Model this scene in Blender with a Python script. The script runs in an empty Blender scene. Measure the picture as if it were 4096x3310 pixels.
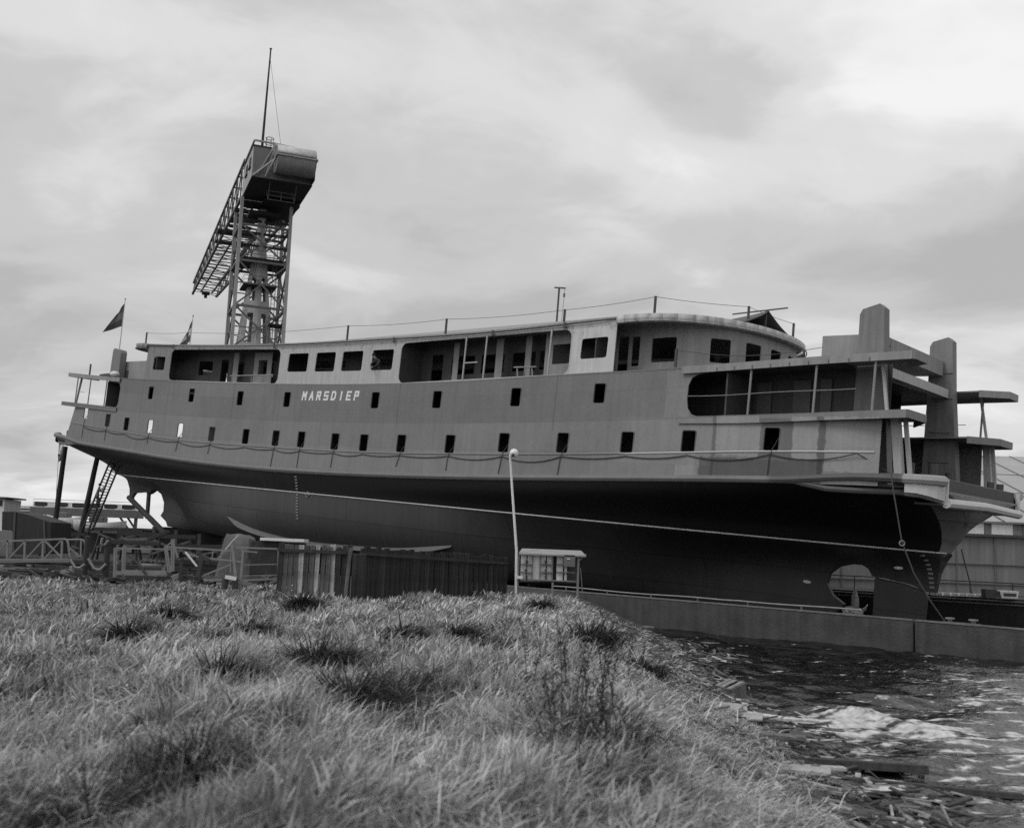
import bpy, math, random
import numpy as np
from mathutils import Vector, Matrix
from mathutils.geometry import delaunay_2d_cdt

random.seed(7); rng = np.random.default_rng(11)
R = math.radians
scene = bpy.context.scene
COL = scene.collection

# ------------------------------------------------------------------ camera, sky, sun, exposure
FPX, CX, CY = 4203.0, 2048.0, 1655.0            # focal length and centre in photograph pixels
EYE = Vector((0.0, 0.0, 3.0))                   # eye height above the water
_up = Vector((0.03692087, -0.99126737, 0.12659322)); _up.normalize()      # world up seen in image axes (x right, y down, z forward)
_fw = Vector((0, 0, 1)) - _up * _up.z; _fw.normalize()
_rt = _fw.cross(_up); _rt.normalize()
W3 = Matrix((_rt, _fw, _up))                    # image axes -> world axes
cam = bpy.data.objects.new('camera', bpy.data.cameras.new('camera')); COL.objects.link(cam)
ax = W3 @ Vector((1, 0, 0)); ay = W3 @ Vector((0, -1, 0)); az_ = W3 @ Vector((0, 0, -1))
cam.matrix_world = Matrix(((ax.x, ay.x, az_.x, EYE.x), (ax.y, ay.y, az_.y, EYE.y), (ax.z, ay.z, az_.z, EYE.z), (0, 0, 0, 1)))
cam.data.sensor_width = 36; cam.data.sensor_fit = 'HORIZONTAL'; cam.data.lens = FPX / 4096 * 36
cam.data.clip_start = 0.1; cam.data.clip_end = 9000
cam.data.dof.use_dof = True; cam.data.dof.focus_distance = 62; cam.data.dof.aperture_fstop = 1.7
scene.camera = cam

world = bpy.data.worlds.new('World'); scene.world = world; world.use_nodes = True
wn = world.node_tree.nodes; wl = world.node_tree.links; wn.clear()
def N(nt, t, **k):
    n = nt.nodes.new(t)
    for a, v in k.items(): setattr(n, a, v)
    return n
def M_(nt, op, a, b=None, c=None, clamp=False):
    n = nt.nodes.new('ShaderNodeMath'); n.operation = op; n.use_clamp = clamp
    for i, v in enumerate((a, b, c)):
        if v is None: continue
        if isinstance(v, (int, float)): n.inputs[i].default_value = v
        else: nt.links.new(v, n.inputs[i])
    return n.outputs[0]
def ramp(nt, fac, stops, interp='LINEAR'):
    n = nt.nodes.new('ShaderNodeValToRGB'); n.color_ramp.interpolation = interp
    e = n.color_ramp.elements
    while len(e) < len(stops): e.new(0.5)
    for q, (p, v) in zip(e, stops): q.position = p; q.color = (v, v, v, 1)
    nt.links.new(fac, n.inputs[0]); return n.outputs[0]
SUN_EL, SUN_AZ = 52, -118                       # overcast: a soft veiled sun high on the left
wt = world.node_tree
sky = N(wt, 'ShaderNodeTexSky', sky_type='NISHITA', sun_disc=False, sun_elevation=R(SUN_EL), sun_rotation=R(SUN_AZ), air_density=1.0, dust_density=4.0)
bw = N(wt, 'ShaderNodeRGBToBW'); wl.new(sky.outputs[0], bw.inputs[0])
tc = N(wt, 'ShaderNodeTexCoord'); sep = N(wt, 'ShaderNodeSeparateXYZ'); wl.new(tc.outputs['Generated'], sep.inputs[0])
zz = M_(wt, 'ADD', M_(wt, 'MAXIMUM', sep.outputs[2], 0.0), 0.16)
u_ = M_(wt, 'DIVIDE', sep.outputs[0], zz); v_ = M_(wt, 'DIVIDE', sep.outputs[1], zz)
cmb = N(wt, 'ShaderNodeCombineXYZ'); wl.new(u_, cmb.inputs[0]); wl.new(v_, cmb.inputs[1]); cmb.inputs[2].default_value = 3.3
def wnoise(scale, off, detail, rough, dist=0.0, st=(1, 1, 1)):
    mp = N(wt, 'ShaderNodeMapping'); mp.inputs['Location'].default_value = off; mp.inputs['Scale'].default_value = st
    wl.new(cmb.outputs[0], mp.inputs[0])
    n = N(wt, 'ShaderNodeTexNoise'); n.inputs['Scale'].default_value = scale; n.inputs['Detail'].default_value = detail
    n.inputs['Roughness'].default_value = rough; n.inputs['Distortion'].default_value = dist
    wl.new(mp.outputs[0], n.inputs['Vector']); return n.outputs['Fac']
big = wnoise(0.5, (20.1, 1.0, 0), 2, 0.45, 0.6)
mid = wnoise(1.5, (6.1, 9.9, 0), 5, 0.5, 0.9)
fine = wnoise(4.5, (0.3, 5.2, 0), 6, 0.6, 0.8)
cl = M_(wt, 'ADD', M_(wt, 'ADD', M_(wt, 'MULTIPLY', big, 0.56), M_(wt, 'MULTIPLY', mid, 0.36)), M_(wt, 'MULTIPLY', fine, 0.10))
clc = ramp(wt, cl, [(0.38, 5.0), (0.46, 6.2), (0.53, 7.7), (0.62, 9.6)], 'EASE')
mix = N(wt, 'ShaderNodeMix', data_type='FLOAT'); mix.inputs[0].default_value = 0.93
wl.new(bw.outputs[0], mix.inputs[2]); wl.new(clc, mix.inputs[3])
bg = N(wt, 'ShaderNodeBackground'); bg.inputs[1].default_value = 0.1
wl.new(mix.outputs[0], bg.inputs[0])
wo = N(wt, 'ShaderNodeOutputWorld'); wl.new(bg.outputs[0], wo.inputs[0])

sl = bpy.data.lights.new('sun', 'SUN'); sl.energy = 1.2; sl.angle = R(25); sl.color = (1, 1, 1)
sun = bpy.data.objects.new('sun', sl); COL.objects.link(sun)
sd = Vector((math.sin(R(SUN_AZ)) * math.cos(R(SUN_EL)), math.cos(R(SUN_AZ)) * math.cos(R(SUN_EL)), math.sin(R(SUN_EL))))
sun.rotation_euler = sd.to_track_quat('Z', 'Y').to_euler(); sun.location = (-30, -30, 60)
vs = scene.view_settings; vs.view_transform = 'Standard'; vs.look = 'None'; vs.exposure = 0.0; vs.gamma = 1; vs.use_curve_mapping = False
scene.render.engine = 'CYCLES'; scene.cycles.use_denoising = False
scene.cycles.max_bounces = 6; scene.cycles.diffuse_bounces = 3; scene.cycles.glossy_bounces = 3

# ------------------------------------------------------------------ helpers
def ray(px, py): return W3 @ Vector(((px - CX) / FPX, (py - CY) / FPX, 1.0))
def at(px, py, d):                              # the point seen there, d metres in front of the eye
    r = ray(px, py); return EYE + r * (d / r.y)
def atz(px, py, z):                             # the point seen there at height z
    r = ray(px, py); return EYE + r * ((z - EYE.z) / r.z)

class MB:
    def __init__(s): s.v = []; s.f = []; s.m = []
    def add(s, vs_, fs, mi=0):
        o = len(s.v); s.v += [tuple(p) for p in vs_]; s.f += [tuple(i + o for i in q) for q in fs]; s.m += [mi] * len(fs)
    def box(s, c, d, rz=0.0, mi=0, basis=None):
        c = Vector(c); h = [x / 2 for x in d]
        if basis is None:
            B = Matrix.Rotation(rz, 3, 'Z')
        else: B = basis
        P = [c + B @ Vector((i * h[0], j * h[1], k * h[2])) for k in (-1, 1) for j in (-1, 1) for i in (-1, 1)]
        s.add(P, [(0, 2, 3, 1), (4, 5, 7, 6), (0, 1, 5, 4), (2, 6, 7, 3), (0, 4, 6, 2), (1, 3, 7, 5)], mi); return s
    def bar(s, a, b, w, h=None, up=(0, 0, 1), mi=0):     # rectangular bar from a to b
        a = Vector(a); b = Vector(b); h = h or w; d = (b - a)
        L = d.length
        if L < 1e-6: return s
        x = d / L; u = Vector(up)
        if abs(x.dot(u)) > 0.98: u = Vector((1, 0, 0)) if abs(x.x) < 0.9 else Vector((0, 1, 0))
        y = u.cross(x).normalized(); z = x.cross(y)
        B = Matrix((x, y, z)).transposed()
        return s.box((a + b) / 2, (L, w, h), mi=mi, basis=B)
    def tube(s, pts, r, n=8, mi=0, cap=True):
        pts = [Vector(p) for p in pts]; rs = r if isinstance(r, (list, tuple)) else [r] * len(pts)
        V = []; up = None
        for i, p in enumerate(pts):
            d = (pts[min(i + 1, len(pts) - 1)] - pts[max(i - 1, 0)])
            d = d.normalized() if d.length > 1e-9 else Vector((0, 0, 1))
            if up is None:
                up = Vector((0, 0, 1)) if abs(d.z) < 0.9 else Vector((1, 0, 0))
            y = up.cross(d); y = y.normalized() if y.length > 1e-6 else Vector((0, 1, 0)); z = d.cross(y); up = z
            V += [p + y * (math.cos(2 * math.pi * k / n) * rs[i]) + z * (math.sin(2 * math.pi * k / n) * rs[i]) for k in range(n)]
        F = []
        for i in range(len(pts) - 1):
            for k in range(n):
                a = i * n + k; b = i * n + (k + 1) % n
                F.append((a, b, b + n, a + n))
        if cap:
            F.append(tuple(range(n))[::-1]); F.append(tuple((len(pts) - 1) * n + k for k in range(n)))
        s.add(V, F, mi); return s
    def prism(s, poly, y0, y1, fn=None, mi=0):           # poly of (x,z), extruded y0..y1
        n = len(poly); fn = fn or (lambda x, y, z: (x, y, z))
        V = [fn(x, y0, z) for x, z in poly] + [fn(x, y1, z) for x, z in poly]
        F = [tuple(range(n)), tuple(range(2 * n - 1, n - 1, -1))] + [(i, i + n, (i + 1) % n + n, (i + 1) % n) for i in range(n)]
        s.add(V, F, mi); return s
    def slab(s, poly, z0, z1, mi=0):                     # plan polygon (x,y); z0,z1 numbers or functions of x
        n = len(poly); g0 = z0 if callable(z0) else (lambda x: z0); g1 = z1 if callable(z1) else (lambda x: z1)
        V = [(x, y, g0(x)) for x, y in poly] + [(x, y, g1(x)) for x, y in poly]
        F = [tuple(range(n))[::-1], tuple(range(n, 2 * n))] + [(i, (i + 1) % n, (i + 1) % n + n, i + n) for i in range(n)]
        s.add(V, F, mi); return s
    def sphere(s, c, r, nu=12, nv=8, mi=0, sc=(1, 1, 1)):
        c = Vector(c); V = [c + Vector((0, 0, -r * sc[2]))]
        for j in range(1, nv):
            t = -math.pi / 2 + math.pi * j / nv
            V += [c + Vector((r * sc[0] * math.cos(t) * math.cos(2 * math.pi * k / nu), r * sc[1] * math.cos(t) * math.sin(2 * math.pi * k / nu), r * sc[2] * math.sin(t))) for k in range(nu)]
        V.append(c + Vector((0, 0, r * sc[2]))); L = len(V) - 1
        F = [(0, 1 + (k + 1) % nu, 1 + k) for k in range(nu)]
        for j in range(nv - 2):
            a = 1 + j * nu
            F += [(a + k, a + (k + 1) % nu, a + nu + (k + 1) % nu, a + nu + k) for k in range(nu)]
        a = 1 + (nv - 2) * nu
        F += [(a + k, a + (k + 1) % nu, L) for k in range(nu)]
        s.add(V, F, mi); return s
    def mesh(s, name, mats, smooth=False):
        me = bpy.data.meshes.new(name); me.from_pydata(s.v, [], s.f); 
        for m in (mats if isinstance(mats, (list, tuple)) else [mats]): me.materials.append(m)
        if any(s.m): me.polygons.foreach_set('material_index', s.m)
        if smooth: me.polygons.foreach_set('use_smooth', [True] * len(me.polygons))
        me.update(); return me
    def build(s, name, mats, parent=None, smooth=False, bevel=0.0):
        o = bpy.data.objects.new(name, s.mesh(name, mats, smooth)); COL.objects.link(o); o.parent = parent
        if smooth:
            try: o.data.set_sharp_from_angle(angle=R(40))
            except Exception: pass
        if bevel:
            b = o.modifiers.new('bevel', 'BEVEL'); b.width = bevel; b.segments = 1; b.limit_method = 'ANGLE'
        return o
def tag(o, label=None, cat=None, group=None, kind=None):
    for k, v in (('label', label), ('category', cat), ('group', group), ('kind', kind)):
        if v: o[k] = v
    return o
def empty(name, loc=(0, 0, 0), rz=0.0):
    o = bpy.data.objects.new(name, None); COL.objects.link(o); o.location = loc; o.rotation_euler.z = rz; o.empty_display_size = 0.2; return o
def inst(src, name, parent, loc=(0, 0, 0), rot=(0, 0, 0), sc=(1, 1, 1)):
    o = bpy.data.objects.new(name, src.data); COL.objects.link(o); o.parent = parent; o.location = loc; o.rotation_euler = rot; o.scale = sc
    return o
def rrect(x0, x1, z0, z1, r, n=4, sl=0.0):               # rounded rectangle loop, sl = lean of the upright sides
    out = []
    for cx, cz, a0 in ((x1 - r, z1 - r, 0), (x0 + r, z1 - r, 90), (x0 + r, z0 + r, 180), (x1 - r, z0 + r, 270)):
        for k in range(n + 1):
            a = R(a0 + 90 * k / n); z = cz + r * math.sin(a)
            out.append((cx + r * math.cos(a) + sl * (z - z0), z))
    return out
def inpoly(P, poly):
    x, y = P[:, 0], P[:, 1]; ins = np.zeros(len(P), bool); n = len(poly); j = n - 1
    for i in range(n):
        xi, yi = poly[i]; xj, yj = poly[j]
        if yi != yj:
            c = ((yi > y) != (yj > y)) & (x < (xj - xi) * (y - yi) / (yj - yi) + xi); ins ^= c
        j = i
    return ins
def dens(poly, step):
    out = []
    for i in range(len(poly)):
        a = poly[i]; b = poly[(i + 1) % len(poly)]; L = math.hypot(b[0] - a[0], b[1] - a[1]); n = max(1, int(math.ceil(L / step)))
        out += [(a[0] + (b[0] - a[0]) * k / n, a[1] + (b[1] - a[1]) * k / n) for k in range(n)]
    return out
def sheet(name, outer, holes, fmap, mats, parent, step=0.6, dz=0.4, thick=0.0, smooth=True, extra=None):
    """plate over a 2-D outline with real openings; fmap takes (u,v) to 3-D"""
    outer = dens(outer, step); vs_ = []; es = []
    for lp in [outer] + list(holes):
        o = len(vs_); n = len(lp); vs_ += [Vector(p) for p in lp]; es += [(o + i, o + (i + 1) % n) for i in range(n)]
    A = np.array(outer); us = np.arange(A[:, 0].min() + step / 2, A[:, 0].max(), step); ws = np.arange(A[:, 1].min() + dz / 2, A[:, 1].max(), dz)
    G = np.array([(u, w) for u in us for w in ws], float).reshape(-1, 2); keep = inpoly(G, outer)
    for h in holes: keep &= ~inpoly(G, h)
    vs_ += [Vector(p) for p in G[keep]]
    V, E, F, *_ = delaunay_2d_cdt(vs_, es, [], 0, 1e-5)
    P = np.array([(v[0], v[1]) for v in V]); T = np.array([f for f in F if len(f) == 3]); cen = P[T].mean(axis=1)
    k = inpoly(cen, outer)
    for h in holes: k &= ~inpoly(cen, h)
    T = T[k]; me = bpy.data.meshes.new(name)
    me.from_pydata([fmap(float(a), float(b)) for a, b in P], [], T.tolist())
    for m in (mats if isinstance(mats, (list, tuple)) else [mats]): me.materials.append(m)
    if smooth: me.polygons.foreach_set('use_smooth', [True] * len(me.polygons))
    me.update(); o = bpy.data.objects.new(name, me); COL.objects.link(o); o.parent = parent
    if thick:
        so = o.modifiers.new('plate', 'SOLIDIFY'); so.thickness = thick; so.offset = 0
        if smooth:
            try: me.set_sharp_from_angle(angle=R(35))
            except Exception: pass
    return o

# ------------------------------------------------------------------ materials (a black-and-white photograph: neutral greys)
def mat(name, base, rough=0.6, var=0.18, scale=3.0, bump=0.0, bscale=None, streak=0.0, sscale=2.0, metal=0.0, spec=0.4, fine=0.0, fn=None, co='Object'):
    m = bpy.data.materials.new(name); m.use_nodes = True; nt = m.node_tree; b = nt.nodes['Principled BSDF']
    t = N(nt, 'ShaderNodeTexCoord'); src = t.outputs[co]
    n = N(nt, 'ShaderNodeTexNoise'); n.inputs['Scale'].default_value = scale; n.inputs['Detail'].default_value = 6; n.inputs['Roughness'].default_value = 0.6
    nt.links.new(src, n.inputs['Vector'])
    val = M_(nt, 'MULTIPLY_ADD', M_(nt, 'SUBTRACT', n.outputs['Fac'], 0.5), 2 * var * 1.6, 1.0)
    if streak:
        mp = N(nt, 'ShaderNodeMapping'); mp.inputs['Scale'].default_value = (sscale, sscale, sscale * 0.06); nt.links.new(src, mp.inputs[0])
        s = N(nt, 'ShaderNodeTexNoise'); s.inputs['Scale'].default_value = 3; s.inputs['Detail'].default_value = 5; nt.links.new(mp.outputs[0], s.inputs['Vector'])
        val = M_(nt, 'MULTIPLY', val, M_(nt, 'MULTIPLY_ADD', M_(nt, 'SUBTRACT', s.outputs['Fac'], 0.5), 2 * streak * 1.6, 1.0))
    if fine:
        s = N(nt, 'ShaderNodeTexNoise'); s.inputs['Scale'].default_value = scale * 9; s.inputs['Detail'].default_value = 3; nt.links.new(src, s.inputs['Vector'])
        val = M_(nt, 'MULTIPLY', val, M_(nt, 'MULTIPLY_ADD', M_(nt, 'SUBTRACT', s.outputs['Fac'], 0.5), 2 * fine * 1.6, 1.0))
    val = M_(nt, 'MULTIPLY', val, base)
    if fn: val = fn(nt, src, val)
    val = M_(nt, 'MAXIMUM', val, 0.002)
    nt.links.new(val, b.inputs['Base Color'])
    b.inputs['Roughness'].default_value = rough; b.inputs['Metallic'].default_value = metal; b.inputs['Specular IOR Level'].default_value = spec
    if bump:
        bn = N(nt, 'ShaderNodeTexNoise'); bn.inputs['Scale'].default_value = bscale or scale * 3; bn.inputs['Detail'].default_value = 5; nt.links.new(src, bn.inputs['Vector'])
        bm = N(nt, 'ShaderNodeBump'); bm.inputs['Strength'].default_value = bump; bm.inputs['Distance'].default_value = 0.05
        nt.links.new(bn.outputs['Fac'], bm.inputs['Height']); nt.links.new(bm.outputs[0], b.inputs['Normal'])
    return m
def sepx(nt, src):
    s = N(nt, 'ShaderNodeSeparateXYZ'); nt.links.new(src, s.inputs[0]); return s.outputs
def band(nt, v, a, b, soft=0.03):                        # 1 between a and b
    def st(e):
        mr = N(nt, 'ShaderNodeMapRange'); mr.inputs[1].default_value = e - soft; mr.inputs[2].default_value = e + soft; nt.links.new(v, mr.inputs[0]); return mr.outputs[0]
    return M_(nt, 'SUBTRACT', st(a), st(b), clamp=True)
def lerp(nt, a, b, f): 
    n = N(nt, 'ShaderNodeMix', data_type='FLOAT')
    for i, v in ((2, a), (3, b), (0, f)):
        if isinstance(v, (int, float)): n.inputs[i].default_value = v
        else: nt.links.new(v, n.inputs[i])
    return n.outputs[0]
# ------------------------------------------------------------------ ground, water, quay wall
WA, WB = Vector((3.81, 45.26, 1.20)), Vector((16.65, 34.18, 1.0))     # top edge of the quay wall, left and right
wd = Vector((WB.x - WA.x, WB.y - WA.y)).normalized(); wnv = Vector((-wd.y, wd.x))
if wnv.y < 0: wnv = -wnv
SHIP_O = Vector((-7.676, 68.397, 1.742))
EX = Vector((0.74614, -0.66248, -0.06627)).normalized(); EY = Vector((0.66394, 0.74779, 0)).normalized(); EZ = EX.cross(EY).normalized()
SHIP = Matrix(((EX.x, EY.x, EZ.x, SHIP_O.x), (EX.y, EY.y, EZ.y, SHIP_O.y), (EX.z, EY.z, EZ.z, SHIP_O.z), (0, 0, 0, 1)))
def sm(a, b, x): t = np.clip((x - a) / (b - a), 0, 1); return t * t * (3 - 2 * t)
def crest(y): return 0.75 + 0.045 * np.minimum(y, 40)
def ground_z(x, y):
    x = np.asarray(x, float); y = np.asarray(y, float)
    s = x - crest(y)
    lump = 0.06 * np.sin(1.7 * x + 0.6 * y) + 0.05 * np.sin(0.9 * y - 2.1 * x + 1) + 0.03 * np.sin(3.1 * x + 2.7 * y)
    bank = 1.36 + lump * (y < 60) + 0.05 * sm(20, 28, y)
    bank = bank - np.where(s > -0.6, 0.0, 0) 
    slope = 1.42 - 0.40 * np.clip(s + 0.35, 0, 30) + lump * 0.5
    h = np.where(s < -0.35, bank, np.minimum(bank, slope)); h = np.maximum(h, -1.6)
    yard = 1.25 + 0 * x
    h = np.where(s < 0, bank * (1 - sm(33, 39, y)) + yard * sm(33, 39, y), h)
    q = (x - WA.x) * wnv.x + (y - WA.y) * wnv.y
    t = (x - SHIP_O.x) * EX.x + (y - SHIP_O.y) * EX.y
    slip = np.clip(1.742 - 0.0665 * t - 1.15, -2.0, 1.25)
    w2 = (x - SHIP_O.x) * EY.x + (y - SHIP_O.y) * EY.y
    slip = slip + (yard - slip) * sm(9.0, 12.0, w2)
    return np.where(q > 0.2, np.minimum(slip, 1.25), h)
def axis(lo, hi, near0, near1, step, grow=1.25):
    a = list(np.arange(near0, near1 + 1e-6, step)); s = step
    while a[-1] < hi: s *= grow; a.append(a[-1] + s)
    s = step; b = [near0]
    while b[-1] > lo: s *= grow; b.append(b[-1] - s)
    return np.array(b[:0:-1] + a)
def grid_obj(name, xs, ys, zf, m):
    X, Y = np.meshgrid(xs, ys); Z = zf(X, Y); V = np.stack([X, Y, Z], -1).reshape(-1, 3); nx, ny = len(xs), len(ys)
    i = np.arange(nx * ny).reshape(ny, nx); F = np.stack([i[:-1, :-1], i[:-1, 1:], i[1:, 1:], i[1:, :-1]], -1).reshape(-1, 4)
    me = bpy.data.meshes.new(name); me.from_pydata(V.tolist(), [], F.tolist()); me.materials.append(m)
    me.polygons.foreach_set('use_smooth', [True] * len(me.polygons)); me.update()
    o = bpy.data.objects.new(name, me); COL.objects.link(o); return o
m_soil = mat('soil', 0.075, 0.95, 0.35, 0.8, bump=0.6, bscale=6, fine=0.3, spec=0.1)
g = grid_obj('ground', axis(-4000, 4000, -18, 20, 0.4), axis(-300, 6000, 2, 60, 0.4), ground_z, m_soil)
tag(g, kind='structure')

def water_fn(nt, src, val):
    x, y, z = sepx(nt, src)
    n = N(nt, 'ShaderNodeTexNoise'); n.inputs['Scale'].default_value = 1.3; n.inputs['Detail'].default_value = 7; n.inputs['Roughness'].default_value = 0.68; n.inputs['Distortion'].default_value = 1.2
    nt.links.new(src, n.inputs['Vector'])
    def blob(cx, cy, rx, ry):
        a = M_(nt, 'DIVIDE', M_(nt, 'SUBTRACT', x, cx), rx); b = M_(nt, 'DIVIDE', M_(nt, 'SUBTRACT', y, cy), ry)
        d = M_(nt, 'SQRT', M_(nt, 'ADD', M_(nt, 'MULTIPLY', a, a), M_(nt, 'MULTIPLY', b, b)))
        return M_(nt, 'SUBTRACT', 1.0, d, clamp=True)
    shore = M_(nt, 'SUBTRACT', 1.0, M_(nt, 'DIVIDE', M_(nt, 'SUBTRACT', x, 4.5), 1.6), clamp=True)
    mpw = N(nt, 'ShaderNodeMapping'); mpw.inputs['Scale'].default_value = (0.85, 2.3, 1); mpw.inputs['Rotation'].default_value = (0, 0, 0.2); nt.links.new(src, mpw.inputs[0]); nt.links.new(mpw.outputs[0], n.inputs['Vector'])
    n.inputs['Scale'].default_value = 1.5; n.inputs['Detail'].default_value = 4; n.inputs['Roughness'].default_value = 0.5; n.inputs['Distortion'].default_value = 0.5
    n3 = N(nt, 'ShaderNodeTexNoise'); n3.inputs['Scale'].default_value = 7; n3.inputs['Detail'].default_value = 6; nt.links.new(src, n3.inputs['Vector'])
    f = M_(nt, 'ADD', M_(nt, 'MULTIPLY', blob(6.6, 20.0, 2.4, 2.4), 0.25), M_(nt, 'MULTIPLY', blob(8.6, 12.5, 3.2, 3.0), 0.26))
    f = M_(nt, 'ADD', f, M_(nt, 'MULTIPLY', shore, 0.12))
    f = M_(nt, 'ADD', f, M_(nt, 'MULTIPLY', M_(nt, 'MAXIMUM', blob(13.8, 21, 7.5, 15.0), blob(9.5, 17, 6, 8)), 0.235))  # sky glints on the ripples painted into the colour with foam streaks, denser at right
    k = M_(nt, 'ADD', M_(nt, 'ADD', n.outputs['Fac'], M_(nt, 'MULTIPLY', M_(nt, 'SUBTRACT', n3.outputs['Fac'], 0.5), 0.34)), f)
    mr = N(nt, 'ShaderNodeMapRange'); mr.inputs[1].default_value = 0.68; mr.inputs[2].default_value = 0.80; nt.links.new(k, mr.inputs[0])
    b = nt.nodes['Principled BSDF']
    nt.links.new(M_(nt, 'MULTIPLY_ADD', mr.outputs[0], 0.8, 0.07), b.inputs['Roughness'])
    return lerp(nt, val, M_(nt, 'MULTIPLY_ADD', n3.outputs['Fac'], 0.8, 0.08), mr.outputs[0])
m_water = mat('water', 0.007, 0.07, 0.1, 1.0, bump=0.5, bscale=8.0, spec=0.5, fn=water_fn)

def wave_z(x, y):
    z = 0 * x
    r2 = np.random.default_rng(5)
    for k in range(34):
        L = 0.28 * 1.075 ** k; a = -1.9 + r2.normal(0, 0.55); kk = 2 * math.pi / L
        z = z + 0.0078 * L * np.sin(kk * (x * math.cos(a) + y * math.sin(a)) + r2.uniform(0, 7))
    near = np.exp(-(np.hypot(x - 10, y - 22) / 28) ** 4)
    hump = 0.2 * np.exp(-(((x - 6.9) * .8 + (y - 20.4) * .6) / 0.3) ** 2 - (((x - 6.9) * -.6 + (y - 20.4) * .8) / 1.7) ** 2)
    return z * near + hump
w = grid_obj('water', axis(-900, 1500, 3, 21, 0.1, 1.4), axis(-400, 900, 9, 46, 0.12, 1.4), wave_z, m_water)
tag(w, kind='structure')

m_conc = mat('concrete', 0.15, 0.9, 0.3, 1.2, bump=0.4, bscale=14, streak=0.3, sscale=1.5, fine=0.12)
def wall_fn(nt, src, val):
    x, y, z = sepx(nt, src); n = N(nt, 'ShaderNodeTexNoise'); n.inputs['Scale'].default_value = 1.4; n.inputs['Detail'].default_value = 4; nt.links.new(src, n.inputs['Vector'])
    zz_ = M_(nt, 'ADD', z, M_(nt, 'MULTIPLY', n.outputs['Fac'], 0.5))
    mr = N(nt, 'ShaderNodeMapRange'); mr.inputs[1].default_value = 0.5; mr.inputs[2].default_value = 0.85; nt.links.new(zz_, mr.inputs[0])
    return lerp(nt, M_(nt, 'MULTIPLY', val, 0.28), val, mr.outputs[0])       # wet, weed-covered foot of the wall
m_wall = mat('quay_concrete', 0.21, 0.85, 0.4, 1.3, bump=0.45, bscale=12, streak=0.35, sscale=1.3, fine=0.12, fn=wall_fn)
def wpt(s, off=0.0, z=0.0):                              # along the wall: s metres from its left end
    p = Vector((WA.x, WA.y)) + wd * s; zt = WA.z + (WB.z - WA.z) * s / 16.96
    p = p + wnv * off; return Vector((p.x, p.y, zt + z))
quay = empty('quay_wall', wpt(0))
tag(quay, 'long low concrete quay wall with a weedy foot below the ship', 'wall')
def wallseg(s0, s1, name):
    b = MB(); q = []
    for s in (s0, s1):
        for off, z in ((0, -3.2), (0, -0.06), (-0.0, 0.0), (0.7, 0.0), (0.7, -3.2)): q.append(wpt(s, off, z) - Vector(quay.location))
    F = [(i, (i + 1) % 5, (i + 1) % 5 + 5, i + 5) for i in range(5)] + [(4, 3, 2, 1, 0), (5, 6, 7, 8, 9)]
    b.add(q, F); return b.build(name, m_wall, quay, bevel=0.02)
m_pale = mat('pale_steel', 0.42, 0.55, 0.2, 5)
wallseg(-9, 13.42, 'concrete_block'); wallseg(13.48, 30, 'concrete_block')
b = MB()
for s0, s1 in ((-8.9, 13.4), (13.5, 29.9)):
    b.bar(wpt(s0, 0.09, 0.03) - Vector(quay.location), wpt(s1, 0.09, 0.03) - Vector(quay.location), 0.22, 0.05)
b.build('coping', m_conc, quay)
pr = empty('pipe_rail', wpt(0)); tag(pr, 'pale pipe running low along the top of the quay wall', 'pipe')
b = MB(); pts = [wpt(s, 0.32, 0.17 + (0.03 if s > 6 else 0) - 0.02 * math.sin(s)) - Vector(pr.location) for s in np.arange(-2.5, 11.8, 0.7)]
b.tube(pts, 0.026, 8); b.build('pipe', mat('pipe_paint', 0.26, 0.6, 0.3, 4), pr, True)
for s in np.arange(-1.8, 11.6, 2.2):
    MB().box(wpt(s, 0.32, 0.1) - Vector(pr.location), (0.05, 0.05, 0.16)).build('bracket', m_conc, pr)
m_iron = mat('dark_iron', 0.05, 0.6, 0.3, 6, bump=0.2, metal=0.0)
bol = empty('mooring_bollard', wpt(14.9, 0.4)); tag(bol, 'low twin-headed iron bollard standing on the quay wall', 'bollard')
for ds in (-0.38, 0.38):
    b = MB(); p = wpt(14.9 + ds, 0.4) - Vector(bol.location)
    b.tube([p, p + Vector((0, 0, .14)), p + Vector((0, 0, .15)), p + Vector((0, 0, .2))], [0.08, 0.08, 0.16, 0.15], 10)
    b.build('head', mat('worn_iron', 0.16, 0.5, 0.3, 6), bol, True)
b = MB(); b.bar(wpt(14.3, 0.4, 0.03) - Vector(bol.location), wpt(15.5, 0.4, 0.03) - Vector(bol.location), 0.3, 0.06); b.build('base_plate', m_iron, bol)

# ------------------------------------------------------------------ the ferry
def curve(pts):
    xs = np.array([p[0] for p in pts], float); ys = np.array([p[1] for p in pts], float); ms = np.gradient(ys, xs)
    def f(x):
        x = min(max(x, xs[0]), xs[-1]); i = int(min(np.searchsorted(xs, x, 'right') - 1, len(xs) - 2)); h = xs[i + 1] - xs[i]; t = (x - xs[i]) / h
        return float((2*t**3 - 3*t*t + 1) * ys[i] + (t**3 - 2*t*t + t) * h * ms[i] + (-2*t**3 + 3*t*t) * ys[i+1] + (t**3 - t*t) * h * ms[i+1])
    return f
zF = curve([(-37.4, 6.62), (-33, 6.3), (-30.2, 6.12), (-23, 5.76), (-15.8, 5.40), (-6.7, 5.2), (3.3, 5.28), (12.4, 5.54), (19.9, 5.86), (25.4, 6.12), (30.3, 6.32), (33.5, 6.43), (36.6, 6.5)])
zD2 = curve([(-34.5, 12.03), (-33, 11.93), (-23.5, 11.36), (-17, 11.1), (-6.4, 10.8), (2.4, 10.68), (10.8, 10.75), (17.8, 10.99), (23.7, 11.18), (28.8, 11.4), (32.1, 11.55), (36, 11.68)])
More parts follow.
